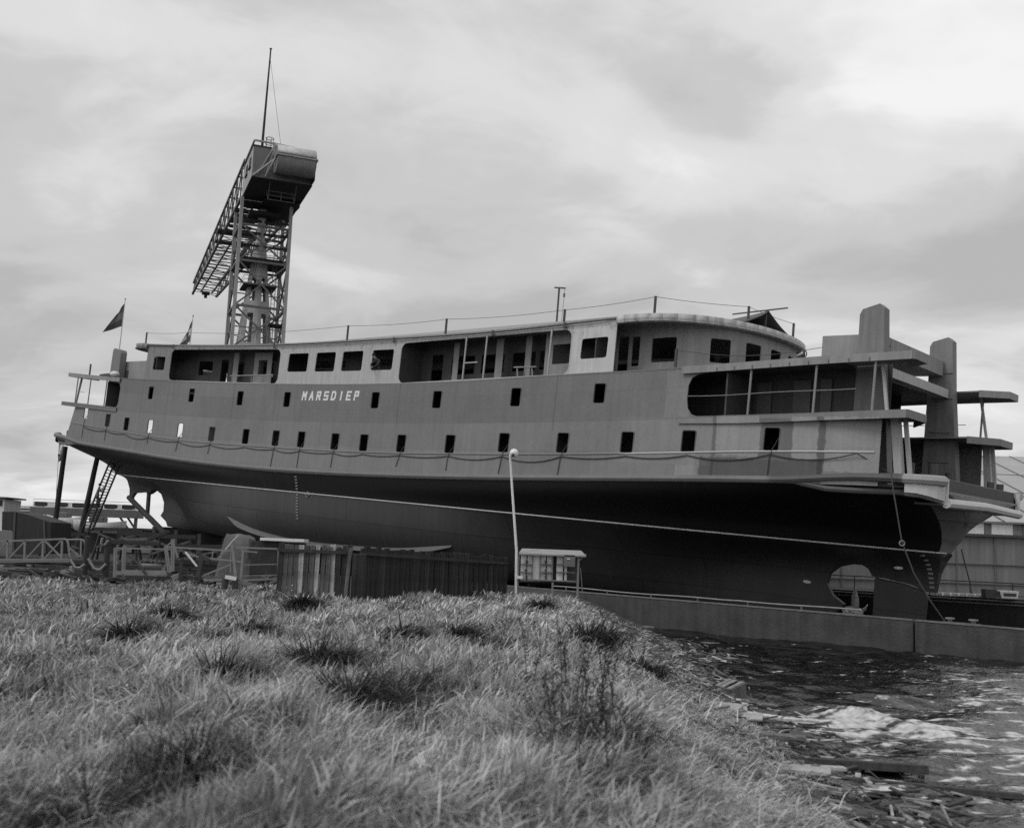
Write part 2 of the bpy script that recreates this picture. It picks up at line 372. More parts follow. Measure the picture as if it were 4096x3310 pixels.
zD1 = curve([(-34.5, 9.62), (-30, 9.4), (-25, 9.14), (0, 8.5), (25.7, 9.03), (28.9, 9.1), (32.3, 9.27), (35.8, 9.42)])
zR = curve([(-28, 14.3), (-22, 13.98), (-17.6, 13.76), (-5.5, 13.39), (4.3, 13.36), (15, 13.47), (21.5, 13.74), (28, 13.86)])
XR, XL, SR, SL = 36.5, 37.3, 35.26, 33.8                  # end of the fender and of the waterline, right and left
def Xe(z, right):
    a, b_ = (SR, XR) if right else (SL, XL); return a + (b_ - a) * max(0.0, min(1.0, (z - 4.05) / 2.35))
def hb(x, z):
    right = x >= 0; ax_ = abs(x)
    if z >= 4.05:
        u = min(1.0, (z - 4.05) / (zF(x) - 4.05)); e = 4.6 * u ** 3; full = 6.3 + 0.2 * u; q = min(1.0, ax_ / Xe(z, right))
        return e + (full - e) * math.sqrt(max(0.0, 1 - q ** (2.4 + 11.6 * u ** 3)))
    q = min(1.0, ax_ / (SR if right else SL)); hw = 6.3 * math.sqrt(max(0.0, 1 - q ** 2.4)); t = max(0.0, (z - 0.2) / 3.85)
    fm = (1 - (1 - t) ** 3.5) ** (1 / 3.5); fe = t ** (2.0 + 7.0 * float(sm(21.0, 28.0, ax_))); k = float(sm(9.0, 28.5, ax_))
    return 0.12 + max(0.0, hw - 0.12) * (fm * (1 - k) + fe * k)
def hs(x): return hb(x, zF(x))
def ysh(x, z): return -(min(6.5, hs(x)) - 0.025 * (z - 6.5))

def hull_fn(nt, src, val):
    x, y, z = sepx(nt, src)
    n = N(nt, 'ShaderNodeTexNoise'); n.inputs['Scale'].default_value = 0.35; n.inputs['Detail'].default_value = 6; n.inputs['Roughness'].default_value = 0.6; nt.links.new(src, n.inputs['Vector'])
    n2 = N(nt, 'ShaderNodeTexNoise'); n2.inputs['Scale'].default_value = 1.6; n2.inputs['Detail'].default_value = 3; nt.links.new(src, n2.inputs['Vector'])
    above = band(nt, z, 4.05, 20, 0.02)
    # black topside paint, patchy over primer toward the left end, ending at the right stem
    e = M_(nt, 'ADD', x, M_(nt, 'MULTIPLY', M_(nt, 'SUBTRACT', n2.outputs['Fac'], 0.5), 9))
    mr = N(nt, 'ShaderNodeMapRange'); mr.inputs[1].default_value = -9; mr.inputs[2].default_value = -3; nt.links.new(e, mr.inputs[0])
    endm = M_(nt, 'LESS_THAN', M_(nt, 'SUBTRACT', x, M_(nt, 'MULTIPLY', M_(nt, 'SUBTRACT', z, 4.05), 0.32)), 35.0)
    blk = M_(nt, 'MULTIPLY', mr.outputs[0], endm)
    top = lerp(nt, M_(nt, 'MULTIPLY', val, 0.28), M_(nt, 'MULTIPLY', val, 0.07), blk)
    top = lerp(nt, M_(nt, 'MULTIPLY', val, 3.0), top, endm)
    # red-lead bottom paint, colour lightened toward the left end for the open sky light there
    mr2 = N(nt, 'ShaderNodeMapRange'); mr2.inputs[1].default_value = -26; mr2.inputs[2].default_value = 8
    nt.links.new(M_(nt, 'ADD', x, M_(nt, 'MULTIPLY', M_(nt, 'SUBTRACT', n.outputs['Fac'], 0.5), 12)), mr2.inputs[0])
    low = lerp(nt, M_(nt, 'MULTIPLY', val, 1.55), M_(nt, 'MULTIPLY', val, 0.66), mr2.outputs[0])
    # plate seams
    bx = N(nt, 'ShaderNodeTexBrick'); bx.inputs['Scale'].default_value = 1.0; bx.offset = 0.5; bx.inputs['Brick Width'].default_value = 6.0; bx.inputs['Row Height'].default_value = 1.35
    bx.inputs['Mortar Size'].default_value = 0.035; bx.inputs['Mortar Smooth'].default_value = 0.3
    c = N(nt, 'ShaderNodeCombineXYZ'); nt.links.new(x, c.inputs[0]); nt.links.new(z, c.inputs[1]); nt.links.new(c.outputs[0], bx.inputs[0])
    o = lerp(nt, low, top, above)
    bx.inputs['Color1'].default_value = (0.88, 0.88, 0.88, 1); bx.inputs['Color2'].default_value = (1.12, 1.12, 1.12, 1); bx.inputs['Mortar'].default_value = (0.65, 0.65, 0.65, 1)
    return M_(nt, 'MULTIPLY', o, bx.outputs['Color'])
m_hull = mat('hull_paint', 0.065, 0.5, 0.16, 0.7, bump=0.06, bscale=1.2, streak=0.15, sscale=1.0, fine=0.08, fn=hull_fn)
m_hull.node_tree.nodes['Principled BSDF'].inputs['Specular IOR Level'].default_value = 0.35
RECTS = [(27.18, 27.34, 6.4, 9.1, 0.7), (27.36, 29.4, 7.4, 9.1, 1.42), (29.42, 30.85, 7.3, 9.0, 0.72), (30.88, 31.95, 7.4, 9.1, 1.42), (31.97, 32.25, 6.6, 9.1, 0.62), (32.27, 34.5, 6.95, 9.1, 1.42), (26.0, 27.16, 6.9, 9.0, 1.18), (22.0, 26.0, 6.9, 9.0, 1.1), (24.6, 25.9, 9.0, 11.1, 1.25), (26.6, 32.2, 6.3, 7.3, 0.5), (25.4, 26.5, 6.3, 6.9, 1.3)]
def shell_fn(nt, src, val):
    x, y, z = sepx(nt, src)
    n = N(nt, 'ShaderNodeTexNoise'); n.inputs['Scale'].default_value = 3.5; n.inputs['Detail'].default_value = 4; nt.links.new(src, n.inputs['Vector'])
    jit = M_(nt, 'MULTIPLY', M_(nt, 'SUBTRACT', n.outputs['Fac'], 0.5), 0.22); xj = M_(nt, 'ADD', x, jit); zj = M_(nt, 'ADD', z, jit)
    # strake of darker primer between the deck line and the lower paint edge
    sx = M_(nt, 'MULTIPLY', x, 1 / 35.0); edge = M_(nt, 'MULTIPLY_ADD', M_(nt, 'MULTIPLY', sx, sx), 1.0, 8.42)
    up = M_(nt, 'GREATER_THAN', M_(nt, 'SUBTRACT', z, edge), 0.0)
    val = M_(nt, 'MULTIPLY', val, M_(nt, 'MULTIPLY_ADD', up, -0.14, 1.0))
    gr = N(nt, 'ShaderNodeMapRange'); gr.inputs[1].default_value = -22; gr.inputs[2].default_value = -15; gr.inputs[3].default_value = 0.94; gr.inputs[4].default_value = 1.0; nt.links.new(xj, gr.inputs[0])
    val = M_(nt, 'MULTIPLY', val, gr.outputs[0])
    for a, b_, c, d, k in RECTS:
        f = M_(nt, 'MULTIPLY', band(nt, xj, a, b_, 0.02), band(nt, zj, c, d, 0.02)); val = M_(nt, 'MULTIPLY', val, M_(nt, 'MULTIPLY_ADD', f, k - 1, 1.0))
    bk = N(nt, 'ShaderNodeTexBrick'); bk.offset = 0.37; bk.inputs['Scale'].default_value = 1.0; bk.inputs['Brick Width'].default_value = 5.7; bk.inputs['Row Height'].default_value = 1.42; bk.inputs['Mortar Size'].default_value = 0.02; bk.inputs['Mortar Smooth'].default_value = 0.5
    bk.inputs['Color1'].default_value = (0.93, 0.93, 0.93, 1); bk.inputs['Color2'].default_value = (1.07, 1.07, 1.07, 1); bk.inputs['Mortar'].default_value = (0.86, 0.86, 0.86, 1)
    cb = N(nt, 'ShaderNodeCombineXYZ'); nt.links.new(x, cb.inputs[0]); nt.links.new(M_(nt, 'SUBTRACT', z, edge), cb.inputs[1]); nt.links.new(cb.outputs[0], bk.inputs[0]); val = M_(nt, 'MULTIPLY', val, bk.outputs['Color'])
    for xs_ in (-28.2, -21.5, -9.6, -4.9, 6.8, 18.2):
        f = M_(nt, 'MULTIPLY', band(nt, x, xs_ - 0.04, xs_ + 0.04, 0.02), band(nt, z, 8.3, 11.5, 0.02)); val = M_(nt, 'MULTIPLY', val, M_(nt, 'MULTIPLY_ADD', f, -0.25, 1.0))
    return val
m_shell = mat('grey_primer', 0.212, 0.62, 0.10, 0.8, bump=0.09, bscale=1.1, streak=0.11, sscale=1.4, fine=0.08, fn=shell_fn)
def upper_fn(nt, src, val):
    x, y, z = sepx(nt, src); f = band(nt, x, -30, -18.0, 0.02)
    n = N(nt, 'ShaderNodeTexNoise'); n.inputs['Scale'].default_value = 2.2; n.inputs['Detail'].default_value = 5; nt.links.new(src, n.inputs['Vector'])
    g2 = N(nt, 'ShaderNodeMapRange'); g2.inputs[1].default_value = 0.56; g2.inputs[2].default_value = 0.62; nt.links.new(n.outputs['Fac'], g2.inputs[0])
    val = M_(nt, 'MULTIPLY', val, M_(nt, 'MULTIPLY_ADD', M_(nt, 'MULTIPLY', g2.outputs[0], band(nt, z, 12.75, 14, 0.2)), -0.22, 1.0))
    w_ = band(nt, x, 18.9, 22, 0.02)
    val = M_(nt, 'MULTIPLY', val, M_(nt, 'MULTIPLY_ADD', w_, 0.25, 1.0))
    return M_(nt, 'MULTIPLY', val, M_(nt, 'MULTIPLY_ADD', f, -0.5, 1.0))
m_upper = mat('light_primer', 0.44, 0.6, 0.10, 1.4, bump=0.05, bscale=2, streak=0.16, sscale=2.0, fine=0.06, fn=upper_fn)
m_house = mat('house_primer', 0.275, 0.6, 0.14, 1.2, streak=0.2, sscale=1.6)
m_deck = mat('deck_steel', 0.05, 0.7, 0.25, 1.5)
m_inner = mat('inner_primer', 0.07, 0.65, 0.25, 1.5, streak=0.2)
m_tower = mat('tower_primer', 0.19, 0.6, 0.16, 0.9, streak=0.25, sscale=1.4, fine=0.08)
m_inner2 = mat('inner_door_paint', 0.11, 0.65, 0.25, 1.5)
m_dkgrey = mat('dark_grey_paint', 0.07, 0.6, 0.2, 2)
m_white = mat('white_paint', 0.62, 0.5, 0.08, 3)
m_rail = mat('rail_paint', 0.25, 0.5, 0.12, 1.0, fn=lambda nt, src, val: M_(nt, 'MULTIPLY', val, M_(nt, 'MULTIPLY_ADD', band(nt, sepx(nt, src)[0], 22.5, 60, 0.3), 1.0, 0.85)))

ferry = empty('ferry'); ferry.matrix_world = SHIP
tag(ferry, 'large grey double-ended ferry under construction, black hull, lettered MARSDIEP, on the slipway', 'ship')
prof = [(-26.6, 0.22), (29.4, 0.22), (30.2, 0.8), (30.72, 1.36), (30.15, 1.7), (29.86, 2.2), (29.95, 2.65), (30.3, 3.0), (30.85, 3.17), (31.6, 3.2), (31.82, 3.06), (31.97, 2.76), (33.4, 2.64), (33.9, 2.52), (34.25, 2.35),
        (34.74, 2.35), (34.8, 2.8), (34.85, 3.2), (35.0, 3.72), (35.2, 3.99), (35.26, 4.05), (35.85, 5.1), (36.3, 5.9), (36.5, 6.4), (36.5, zF(36.5))]
prof += [(x, zF(x)) for x in np.arange(36, -37.01, -1.0)]
prof += [(-37.3, zF(-37.3)), (-37.1, 6.2), (-36.2, 5.6), (-34.7, 4.65), (-33.8, 4.05), (-33.7, 3.95), (-33.45, 3.5), (-33.3, 2.9), (-33.2, 1.95), (-32.85, 1.85), (-32.8, 2.25), (-32.45, 2.6), (-30.5, 2.8), (-30.25, 2.6), (-29.9, 2.7), (-29.5, 3.0), (-28.7, 3.1), (-28.0, 2.75), (-27.55, 2.1), (-27.5, 1.4), (-27.9, 1.0), (-26.9, 0.6)]
hn = sheet('hull', prof, [], lambda u, v: (u, -hb(u, v), v), m_hull, ferry, step=0.5, dz=0.22, thick=0.0)
hf = inst(hn, 'hull', ferry, sc=(1, -1, 1))
b = MB()                                               # stem plates and bottom closing both sides
def strip(seq):
    for (x0, z0), (x1, z1) in zip(seq[:-1], seq[1:]):
        k_ = max(1, int(math.hypot(x1 - x0, z1 - z0) / 0.15)) if min(z0, z1) >= 4.0 and abs(x0) > 30 else 1; rows = []
        for i in range(k_ + 1):
            x = x0 + (x1 - x0) * i / k_; z = z0 + (z1 - z0) * i / k_; y = hb(x, z); bl = 0.30 * min(1.0, y / 2.5) * (1 if x > 0 else -1) * (1 - max(0.0, (z - 5.6) / 0.8)) if z > 4.05 else 0.0
            rows.append([(x + max(-.3, min(.3, bl)) * (1 - t * t) ** 0.5 * (1 if z < 6.4 else 0), y * t, z) for t in np.linspace(-1, 1, 9)])
        for ra, rb in zip(rows[:-1], rows[1:]):
            for j in range(8): b.add([ra[j], ra[j + 1], rb[j + 1], rb[j]], [(0, 1, 2, 3)])
strip([p for p in prof[1:25]]); i0 = [i for i, p in enumerate(prof) if p[0] == -37.3][0]; strip(prof[i0:] + [prof[0]])
strip([(x, 0.22) for x in np.arange(-26.6, 29.5, 2.0)])
b.build('stem_plate', m_hull, ferry, True)
# white waterline bead
def along(x0, x1, zf, off=0.0, step=0.5, yf=None):
    return [(x, (-hb(x, zf(x)) if yf is None else yf(x)) - off, zf(x)) for x in np.arange(x0, x1 + 1e-6, step)]
MB().tube(along(-33.6, 35.2, lambda x: 4.06, 0.015, 0.4), 0.034, 6).build('waterline_bead', mat('waterline_white', 0.55, 0.6, 0.25, 3), ferry, True)
# grey side shell with window openings
WAx = [-65.48, -61.7, -58.76, -55.28, -51.15, -47.1, -43.1, -39.82, -37.19, -33.91, -31.29, -28.1, -24.27, -20.42, -16.59, -12.79, -9.51, -5.54]
WAz = [-0.49, -1.04, -1.28, -1.41, -1.6, -1.78, -1.85, -1.88, -1.89, -1.93, -1.93, -1.88, -1.8, -1.62, -1.52, -1.39, -1.26, -1.05]
WBx = [-55.83, -50.27, -44.31, -39.14, -30.72, -25.63, -19.93, -14.64]; WBz = [1.08, 0.88, 0.67, 0.59, 0.55, 0.59, 0.72, 0.9]
wins = [(x + 35.5, z + 9.2, 0.70, 0.98) for x, z in zip(WAx, WAz)] + [(x + 35.5, z + 9.2, 0.66, 0.95) for x, z in zip(WBx, WBz)]
holes = [rrect(x - w_ / 2 - 0.02, x + w_ / 2 - 0.02, z - h_ / 2, z + h_ / 2, 0.09, 3, 0.03) for x, z, w_, h_ in wins]
bot = [(x, zF(x) + 0.02) for x in np.arange(-33.2, 34.41, 1.3)] + [(34.4, zF(34.4))]
rgt = [(34.4, zD1(34.4) - 0.02), (30, zD1(30) - 0.02), (27, zD1(27) - 0.02), (26.35, zD1(26.3)), (26.0, 9.15), (25.8, 9.4), (25.72, 9.8), (25.74, 10.45), (25.9, 10.78), (26.2, 10.93), (26.7, zD2(26.7) - 0.3), (26.7, zD2(26.7) - 0.02)]
top = [(x, zD2(x) - 0.02) for x in np.arange(26, -25.1, -1.0)]
lft = [(-25.6, zD2(-25.6) - 0.02), (-25.6, 11.12), (-25.15, 11.0), (-24.95, 10.7), (-25.0, 9.55), (-25.15, 9.25), (-25.5, 9.14), (-26, zD1(-26) - 0.02), (-29, zD1(-29) - 0.02), (-32.0, zD1(-32) - 0.02)]
sn = sheet('side_shell', bot + rgt + top + lft, holes, lambda u, v: (u, ysh(u, v), v), m_shell, ferry, step=0.8, dz=0.5, thick=0.05, smooth=False)
sf = inst(sn, 'side_shell', ferry, sc=(1, -1, 1)); so = sf.modifiers.new('plate', 'SOLIDIFY'); so.thickness = 0.05; so.offset = 0
fm_ = MB(); w_, h_ = 0.70, 0.98
lo = rrect(-w_ / 2 - 0.025, w_ / 2 + 0.025, -h_ / 2 - 0.025, h_ / 2 + 0.025, 0.1, 3, 0.03); li = rrect(-w_ / 2 + 0.015, w_ / 2 - 0.015, -h_ / 2 + 0.015, h_ / 2 - 0.015, 0.08, 3, 0.03); n_ = len(lo)
V = [(x, -0.035, z) for x, z in lo] + [(x, -0.035, z) for x, z in li] + [(x, 0.03, z) for x, z in li] + [(x, 0.03, z) for x, z in lo]
F = []
for ring in range(4):
    for i in range(n_):
        a = ring * n_; c = ((ring + 1) % 4) * n_; F.append((a + i, a + (i + 1) % n_, c + (i + 1) % n_, c + i))
fm_.add(V, F); wf = fm_.build('window_frame', mat('frame_paint', 0.12, 0.6, 0.2, 4), ferry)
for k, (x, z, w2, h2) in enumerate(wins):
    a = math.atan2(ysh(x + .5, z) - ysh(x - .5, z), 1.0)
    if k == 0: o = wf; o.location = (x - 0.02, ysh(x, z), z); o.rotation_euler = (0, 0, a)
    else: o = inst(wf, 'window_frame', ferry, (x - 0.02, ysh(x, z), z), (0, 0, a), (w2 / 0.70, 1, h2 / 0.98))
# fenders and rubbing bars
m_fend = mat('fender_grey', 0.17, 0.6, 0.15, 1.0, streak=0.1, fn=lambda nt, src, val: M_(nt, 'MULTIPLY', val, M_(nt, 'MULTIPLY_ADD', band(nt, sepx(nt, src)[0], 30.0, 35.3, 0.15), -0.45, M_(nt, 'MULTIPLY_ADD', band(nt, sepx(nt, src)[0], 35.3, 50, 0.03), 1.1, 1.0))))
for sgn in (1, -1):
    P = [(x, sgn * -(hs(x) - 0.02), zF(x) + 0.17 + (0.18 * float(sm(30, 34, abs(x))))) for x in list(np.arange(-37.2, -36, 0.2)) + list(np.arange(-36, 36.01, 0.6)) + [36.2, 36.4, 36.48]]
    MB().tube(P, [0.16 + 0.05 * float(sm(33, 36, abs(q_[0]))) for q_ in P], 8).build('rubbing_strake', m_fend, ferry, True)
    for lo_ in ([(31.0, 0.0), (31.6, -0.12), (32.4, -0.27), (33.5, -0.3), (35, -0.28), (35.8, -0.33), (36.2, -0.45), (36.5, -0.6)], [(-31.0, 0.02), (-31.8, -0.14), (-33, -0.28), (-35, -0.3), (-36.5, -0.28), (-37.3, -0.26)]):
        MB().tube([(x, sgn * -(hb(x, zF(x) - 0.1) + 0.0), zF(x) + 0.13 + dz_) for x, dz_ in lo_], 0.14, 8).build('rubbing_strake', m_fend, ferry, True)
    MB().tube([(x, sgn * (ysh(x, zD2(x)) - 0.02), z) for x, z in ((xx, curve([(-24.5, 9.91), (-7.5, 9.26), (4.9, 9.2), (14.6, 9.33), (21, 9.6), (25.3, 9.72)])(xx)) for xx in np.arange(-24.4, 25.3, 0.8))], 0.045, 6).build('upper_rubbing_bar', m_shell, ferry, True)
    rA = curve([(-32.3, 7.9), (-24, 7.33), (-16.2, 6.92), (-7, 6.76), (5.3, 6.74), (14.9, 6.99), (22.7, 7.29), (29, 7.6), (34.7, 7.8)])
    MB().tube([(x, sgn * (ysh(x, rA(x)) - 0.02), rA(x)) for x in np.arange(-32.2, 34.5, 0.8)], 0.045, 6).build('lower_rubbing_bar', m_rail, ferry, True)
# cross fenders and bulwarks of the two ends
for xe, zl, zu, sg in ((36.55, 6.02, 6.85, 1), (-37.35, 6.42, 6.85, -1)):
    MB().tube([(xe, y, zl + 0.02 * (4.6 - abs(y))) for y in np.linspace(-4.6, 4.6, 9)], 0.19, 8).build('end_fender', m_white if sg > 0 else m_fend, ferry, True)
    for sd in (-1, 1):
        b = MB(); xs = [xe - sg * t for t in (0.05, 0.2, 0.45, 0.8, 1.2)]
        lowf = curve([(-1.3, -0.16), (-0.8, -0.18), (-0.4, -0.27), (0, -0.42)])
        for a, c in zip(xs[:-1], xs[1:]): b.add([(a, sd * (hs(a) + 0.03), zF(a) + lowf(-abs(xe - a))), (c, sd * (hs(c) + 0.03), zF(c) + lowf(-abs(xe - c))), (c, sd * (hs(c) + 0.03), zF(c) + 0.34), (a, sd * (hs(a) + 0.03), zF(a) + 0.34)], [(0, 1, 2, 3)])
        b.build('corner_plate', m_white if sg > 0 else m_fend, ferry)
    for y in (-4.55, 4.55): MB().box((xe - 0.05 * sg, y, (zl + zu) / 2 + .02), (0.16, 0.12, zu - zl + 0.2)).build('corner_post', m_white if sg > 0 else m_fend, ferry)
    MB().box((xe - 0.42 * sg, 0, zl + 0.52), (0.5, 8.8, 0.9)).build('ramp_sill', m_dkgrey, ferry, bevel=0.03)
    MB().slab([(xe - 1.2 * sg, -4.7), (xe + 0.02 * sg, -4.6), (xe + 0.02 * sg, 4.6), (xe - 1.2 * sg, 4.7)], zl - 0.1, zl - 0.02).build('end_platform', m_dkgrey, ferry)
for y in (2.3, 3.6, -2.9): MB().tube([(36.0, y, 6.5), (36.0, y, 7.3)], 0.15, 10).build('bollard', m_dkgrey, ferry, True)
for x in (35.0, 35.9): MB().tube([(x, -4.4, 6.4), (x, -4.4, 7.55)], 0.17, 10).build('bollard', m_dkgrey, ferry, True)
for y in (-4.3, -3.4): MB().tube([(-36.2, y, 6.5), (-36.2, y, 7.5)], 0.24, 10).build('bollard', m_dkgrey, ferry, True)
# decks
def plan(x0, x1, zf, inset=0.08, n=1.0, yf=None):
    xs = list(np.arange(x0, x1, n)) + [x1]; yf = yf or (lambda x: min(6.5, hs(x)) - inset)
    return [(x, -yf(x)) for x in xs] + [(x, yf(x)) for x in xs[::-1]]
MB().slab(plan(-36.9, 36.2, zF), lambda x: zF(x) + 0.0, lambda x: zF(x) + 0.1).build('main_deck', m_deck, ferry)
def dslab(name, x0, x1, zf, t, m, yf=None, mats=None, step=1.0):
    b_ = MB(); xs = list(np.arange(x0, x1, step)) + [x1]; yf = yf or (lambda x: 6.4)
    for a, c in zip(xs[:-1], xs[1:]):
        ya, yc = yf(a), yf(c)
        b_.add([(a, -ya, zf(a)), (c, -yc, zf(c)), (c, yc, zf(c)), (a, ya, zf(a)), (a, -ya, zf(a) - t), (c, -yc, zf(c) - t), (c, yc, zf(c) - t), (a, ya, zf(a) - t)], [(0, 1, 2, 3), (7, 6, 5, 4), (0, 4, 5, 1), (3, 2, 6, 7)])
    for x in (x0, x1):
        y = yf(x); b_.add([(x, -y, zf(x)), (x, y, zf(x)), (x, y, zf(x) - t), (x, -y, zf(x) - t)], [(0, 1, 2, 3)])
    return b_.build(name, m, ferry)
dslab('saloon_deck', -29.4, 32.4, lambda x: zD2(x) - 0.03, 0.14, m_deck, lambda x: min(6.41, ysh(x, 11) * -1 - 0.06))
dslab('deck_edge', -26.0, 26.0, lambda x: zD2(x) + 0.03, 0.07, m_shell, lambda x: -ysh(x, 11) + 0.035)
for sd in (-1, 1):
    b = MB(); xs = list(np.arange(-14, 25.5, 2.0)) + [25.4]
    for a, c in zip(xs[:-1], xs[1:]): b.add([(a, sd * 3.9, zF(a)), (c, sd * 3.9, zF(c)), (c, sd * 3.9, zD2(c) - .1), (a, sd * 3.9, zD2(a) - .1)], [(0, 1, 2, 3)])
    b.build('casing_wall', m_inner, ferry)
# upper side: openings of the galleries and windows
oc = [rrect(-18.2, -4.95, 0, 2.32, 0.42, 5), rrect(6.5, 18.8, 0, 2.32, 0.42, 5)]
def upz(x, t): return zD2(x) + 0.04 + t * (zR(x) - zD2(x) - 0.04) / 2.66
cw = [(-4.05, -2.05, 0.8, 2.0), (-1.25, 0.62, 0.8, 2.0), (1.3, 3.17, 0.8, 2.0), (4.02, 5.85, 0.8, 2.0), (19.45, 21.03, 0.72, 1.75), (-20.6, -19.0, 0.75, 1.75)]
ohs = [[(x, max(z, 0.02) ) for x, z in l] for l in oc] + [rrect(a, c, d, e, 0.12, 3, 0.03) for a, c, d, e in cw]
uo = [(-21.6, 0), (21.5, 0), (21.5, 2.66), (-21.6, 2.66)]
un = sheet('upper_side', uo, ohs, lambda u, v: (u, ysh(u, 12) + 0.02 * v, upz(u, v)), m_upper, ferry, step=0.8, dz=0.5, thick=0.05, smooth=False)
uf = inst(un, 'upper_side', ferry, sc=(1, -1, 1)); so = uf.modifiers.new('plate', 'SOLIDIFY'); so.thickness = 0.05; so.offset = 0
MB().tube([(x, -6.44, zR(x) - 0.16) for x in np.arange(-18, 21.5, 1.0)], 0.02, 5).build('eaves_bead', m_upper, ferry)
for x in (-17.9, -5.6, 5.9, 13.6, 18.4): MB().box((x, -6.46, zR(x) - 0.13), (0.14, 0.05, 0.3)).build('eaves_bracket', m_dkgrey, ferry)
# roof with the rounded wheelhouse visors
def roof_y(x):
    ax_ = abs(x); x0, x1 = 21.5, 26.7
    return 6.46 if ax_ <= x0 else 6.46 * max(0.0, 1 - ((ax_ - x0) / (x1 - x0)) ** 2.6) ** (1 / 2.1)
xs = [-26.7, -26.66, -26.5, -26.2, -25.6, -25, -24, -23, -22] + list(np.arange(-21.5, 21.6, 1.0)) + [22, 23, 24, 25, 25.6, 26.2, 26.5, 26.66, 26.7]
MB().slab([(x, -roof_y(x)) for x in xs] + [(x, roof_y(x)) for x in xs[::-1]], lambda x: zR(x) - 0.06, lambda x: zR(x) + 0.02).build('roof', m_house, ferry)
for sgn in (1, -1):
    b = MB(); xr = [sgn * x for x in (21.5, 22, 22.6, 23.2, 23.8, 24.4, 25, 25.4, 25.8, 26.1, 26.3, 26.5, 26.6, 26.67, 26.7)]
    pl = [(x, -roof_y(x)) for x in xr] + [(x, roof_y(x)) for x in xr[::-1]]
    for off, z0, z1, nm in ((1.004, -0.34, 0.06, 'visor'), (1.008, -0.30, -0.26, 'visor_bead')):
        b = MB()
        for (xa, ya), (xb, yb) in zip(pl[:-1], pl[1:]):
            za, zb = zR(xa), zR(xb); b.add([(xa * off, ya * off, za + z0), (xb * off, yb * off, zb + z0), (xb * off, yb * off, zb + z1), (xa * off, ya * off, za + z1)], [(0, 1, 2, 3)])
        o = b.build(nm, m_upper, ferry, True); so = o.modifiers.new('plate', 'SOLIDIFY'); so.thickness = 0.05; so.offset = 1
# wheelhouse walls: plan curve unrolled, with window openings
def house(sgn):
    pl = [(20.5, -4.9), (23.4, -4.9), (24.6, -4.6), (25.4, -4.0), (25.95, -3.2), (26.3, -2.2), (26.45, -1.1), (26.48, 0)]
    pl = pl + [(x, -y) for x, y in pl[-2::-1]]; P = np.array(pl); d = np.r_[0, np.cumsum(np.hypot(*np.diff(P, axis=0).T))]; T = d[-1]
    fx = lambda s: float(np.interp(s, d, P[:, 0])); fy = lambda s: float(np.interp(s, d, P[:, 1]))
    mid = T / 2; ww = []
    for s0, s1, a, c in ((0.15, 0.75, 0.2, 1.95), (0.95, 1.4, 0.5, 1.9), (2.1, 3.4, 0.62, 1.75), (5.0, 6.0, 0.6, 1.7), (6.9, 8.0, 0.6, 1.7)):
        ww.append((s0, s1, a, c))
    ww += [(T - s1, T - s0, a, c) for s0, s1, a, c in ww]
    ww = [w for w in ww if w[1] < T]
    ww.append((mid - 0.5, mid + 0.5, 0.6, 1.7)); hl = [rrect(s0, s1, a, c, 0.07, 2) for s0, s1, a, c in ww]
    o = sheet('wheelhouse_wall', [(0, 0), (T, 0), (T, 2.5), (0, 2.5)], hl, lambda s, v: (sgn * fx(s), fy(s), zD2(sgn * fx(s)) + v * (zR(sgn * 24) - zD2(sgn * 24) - 0.05) / 2.5), m_house, ferry, step=0.2, dz=0.5, thick=0.05, smooth=False)
    return o
house(1); house(-1)
# inner walls of the galleries and lower interior
ih = [(7.3, 8.2, 0.05, 1.9), (8.9, 10.7, 0.72, 1.75), (11.2, 12.9, 0.72, 1.75), (13.5, 15.1, 0.72, 1.75), (15.4, 16.3, 0.72, 1.75), (-17.2, -15.4, 0.72, 1.75), (-14.3, -13.4, 0.05, 1.9), (-12.7, -11.5, 0.72, 1.75), (-9.2, -8.0, 0.72, 1.75), (-7.4, -5.6, 0.6, 1.8), (-3.5, -0.5, 0.7, 1.8), (1, 4.5, 0.7, 1.8)]
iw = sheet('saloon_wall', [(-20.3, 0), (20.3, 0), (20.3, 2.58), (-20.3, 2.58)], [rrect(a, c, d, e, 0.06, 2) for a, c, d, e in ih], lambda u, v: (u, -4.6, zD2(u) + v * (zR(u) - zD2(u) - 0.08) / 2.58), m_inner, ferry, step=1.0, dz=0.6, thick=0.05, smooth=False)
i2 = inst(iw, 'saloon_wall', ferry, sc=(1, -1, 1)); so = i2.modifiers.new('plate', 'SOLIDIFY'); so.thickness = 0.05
def panel(x0, x1, y, t0, t1, hole=None, m=m_house, name='gallery_panel'):
    sheet(name, [(x0, t0), (x1, t0), (x1, t1), (x0, t1)], [rrect(*hole, 0.06, 2)] if hole else [], lambda u, v: (u, y, zD2(u) + v), m, ferry, 0.8, 0.6, 0.05, smooth=False)
panel(16.5, 18.75, -5.5, 0.0, 2.5, (17.0, 18.3, 0.75, 1.75))
panel(-9.7, -7.7, -5.0, 0.0, 2.3, (-9.2, -8.2, 0.8, 1.8)); panel(-12.2, -11.6, -5.0, 0.0, 2.3)
panel(12.9, 13.4, -5.3, 0.0, 2.4); panel(14.9, 15.3, -5.2, 0.0, 2.4); panel(9.6, 10.0, -5.2, 0, 2.4)
for x in (-20.3, -4.95, 6.45, 20.3):
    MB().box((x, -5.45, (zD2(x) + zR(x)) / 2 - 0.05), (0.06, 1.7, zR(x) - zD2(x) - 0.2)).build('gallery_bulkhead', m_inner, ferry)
for x in (11.6, 13.1, 17.5): MB().tube([(x, -6.38, zD2(x)), (x + 0.05, -6.38, zR(x) - 0.2)], 0.05, 6).build('gallery_post', m_upper, ferry, True)
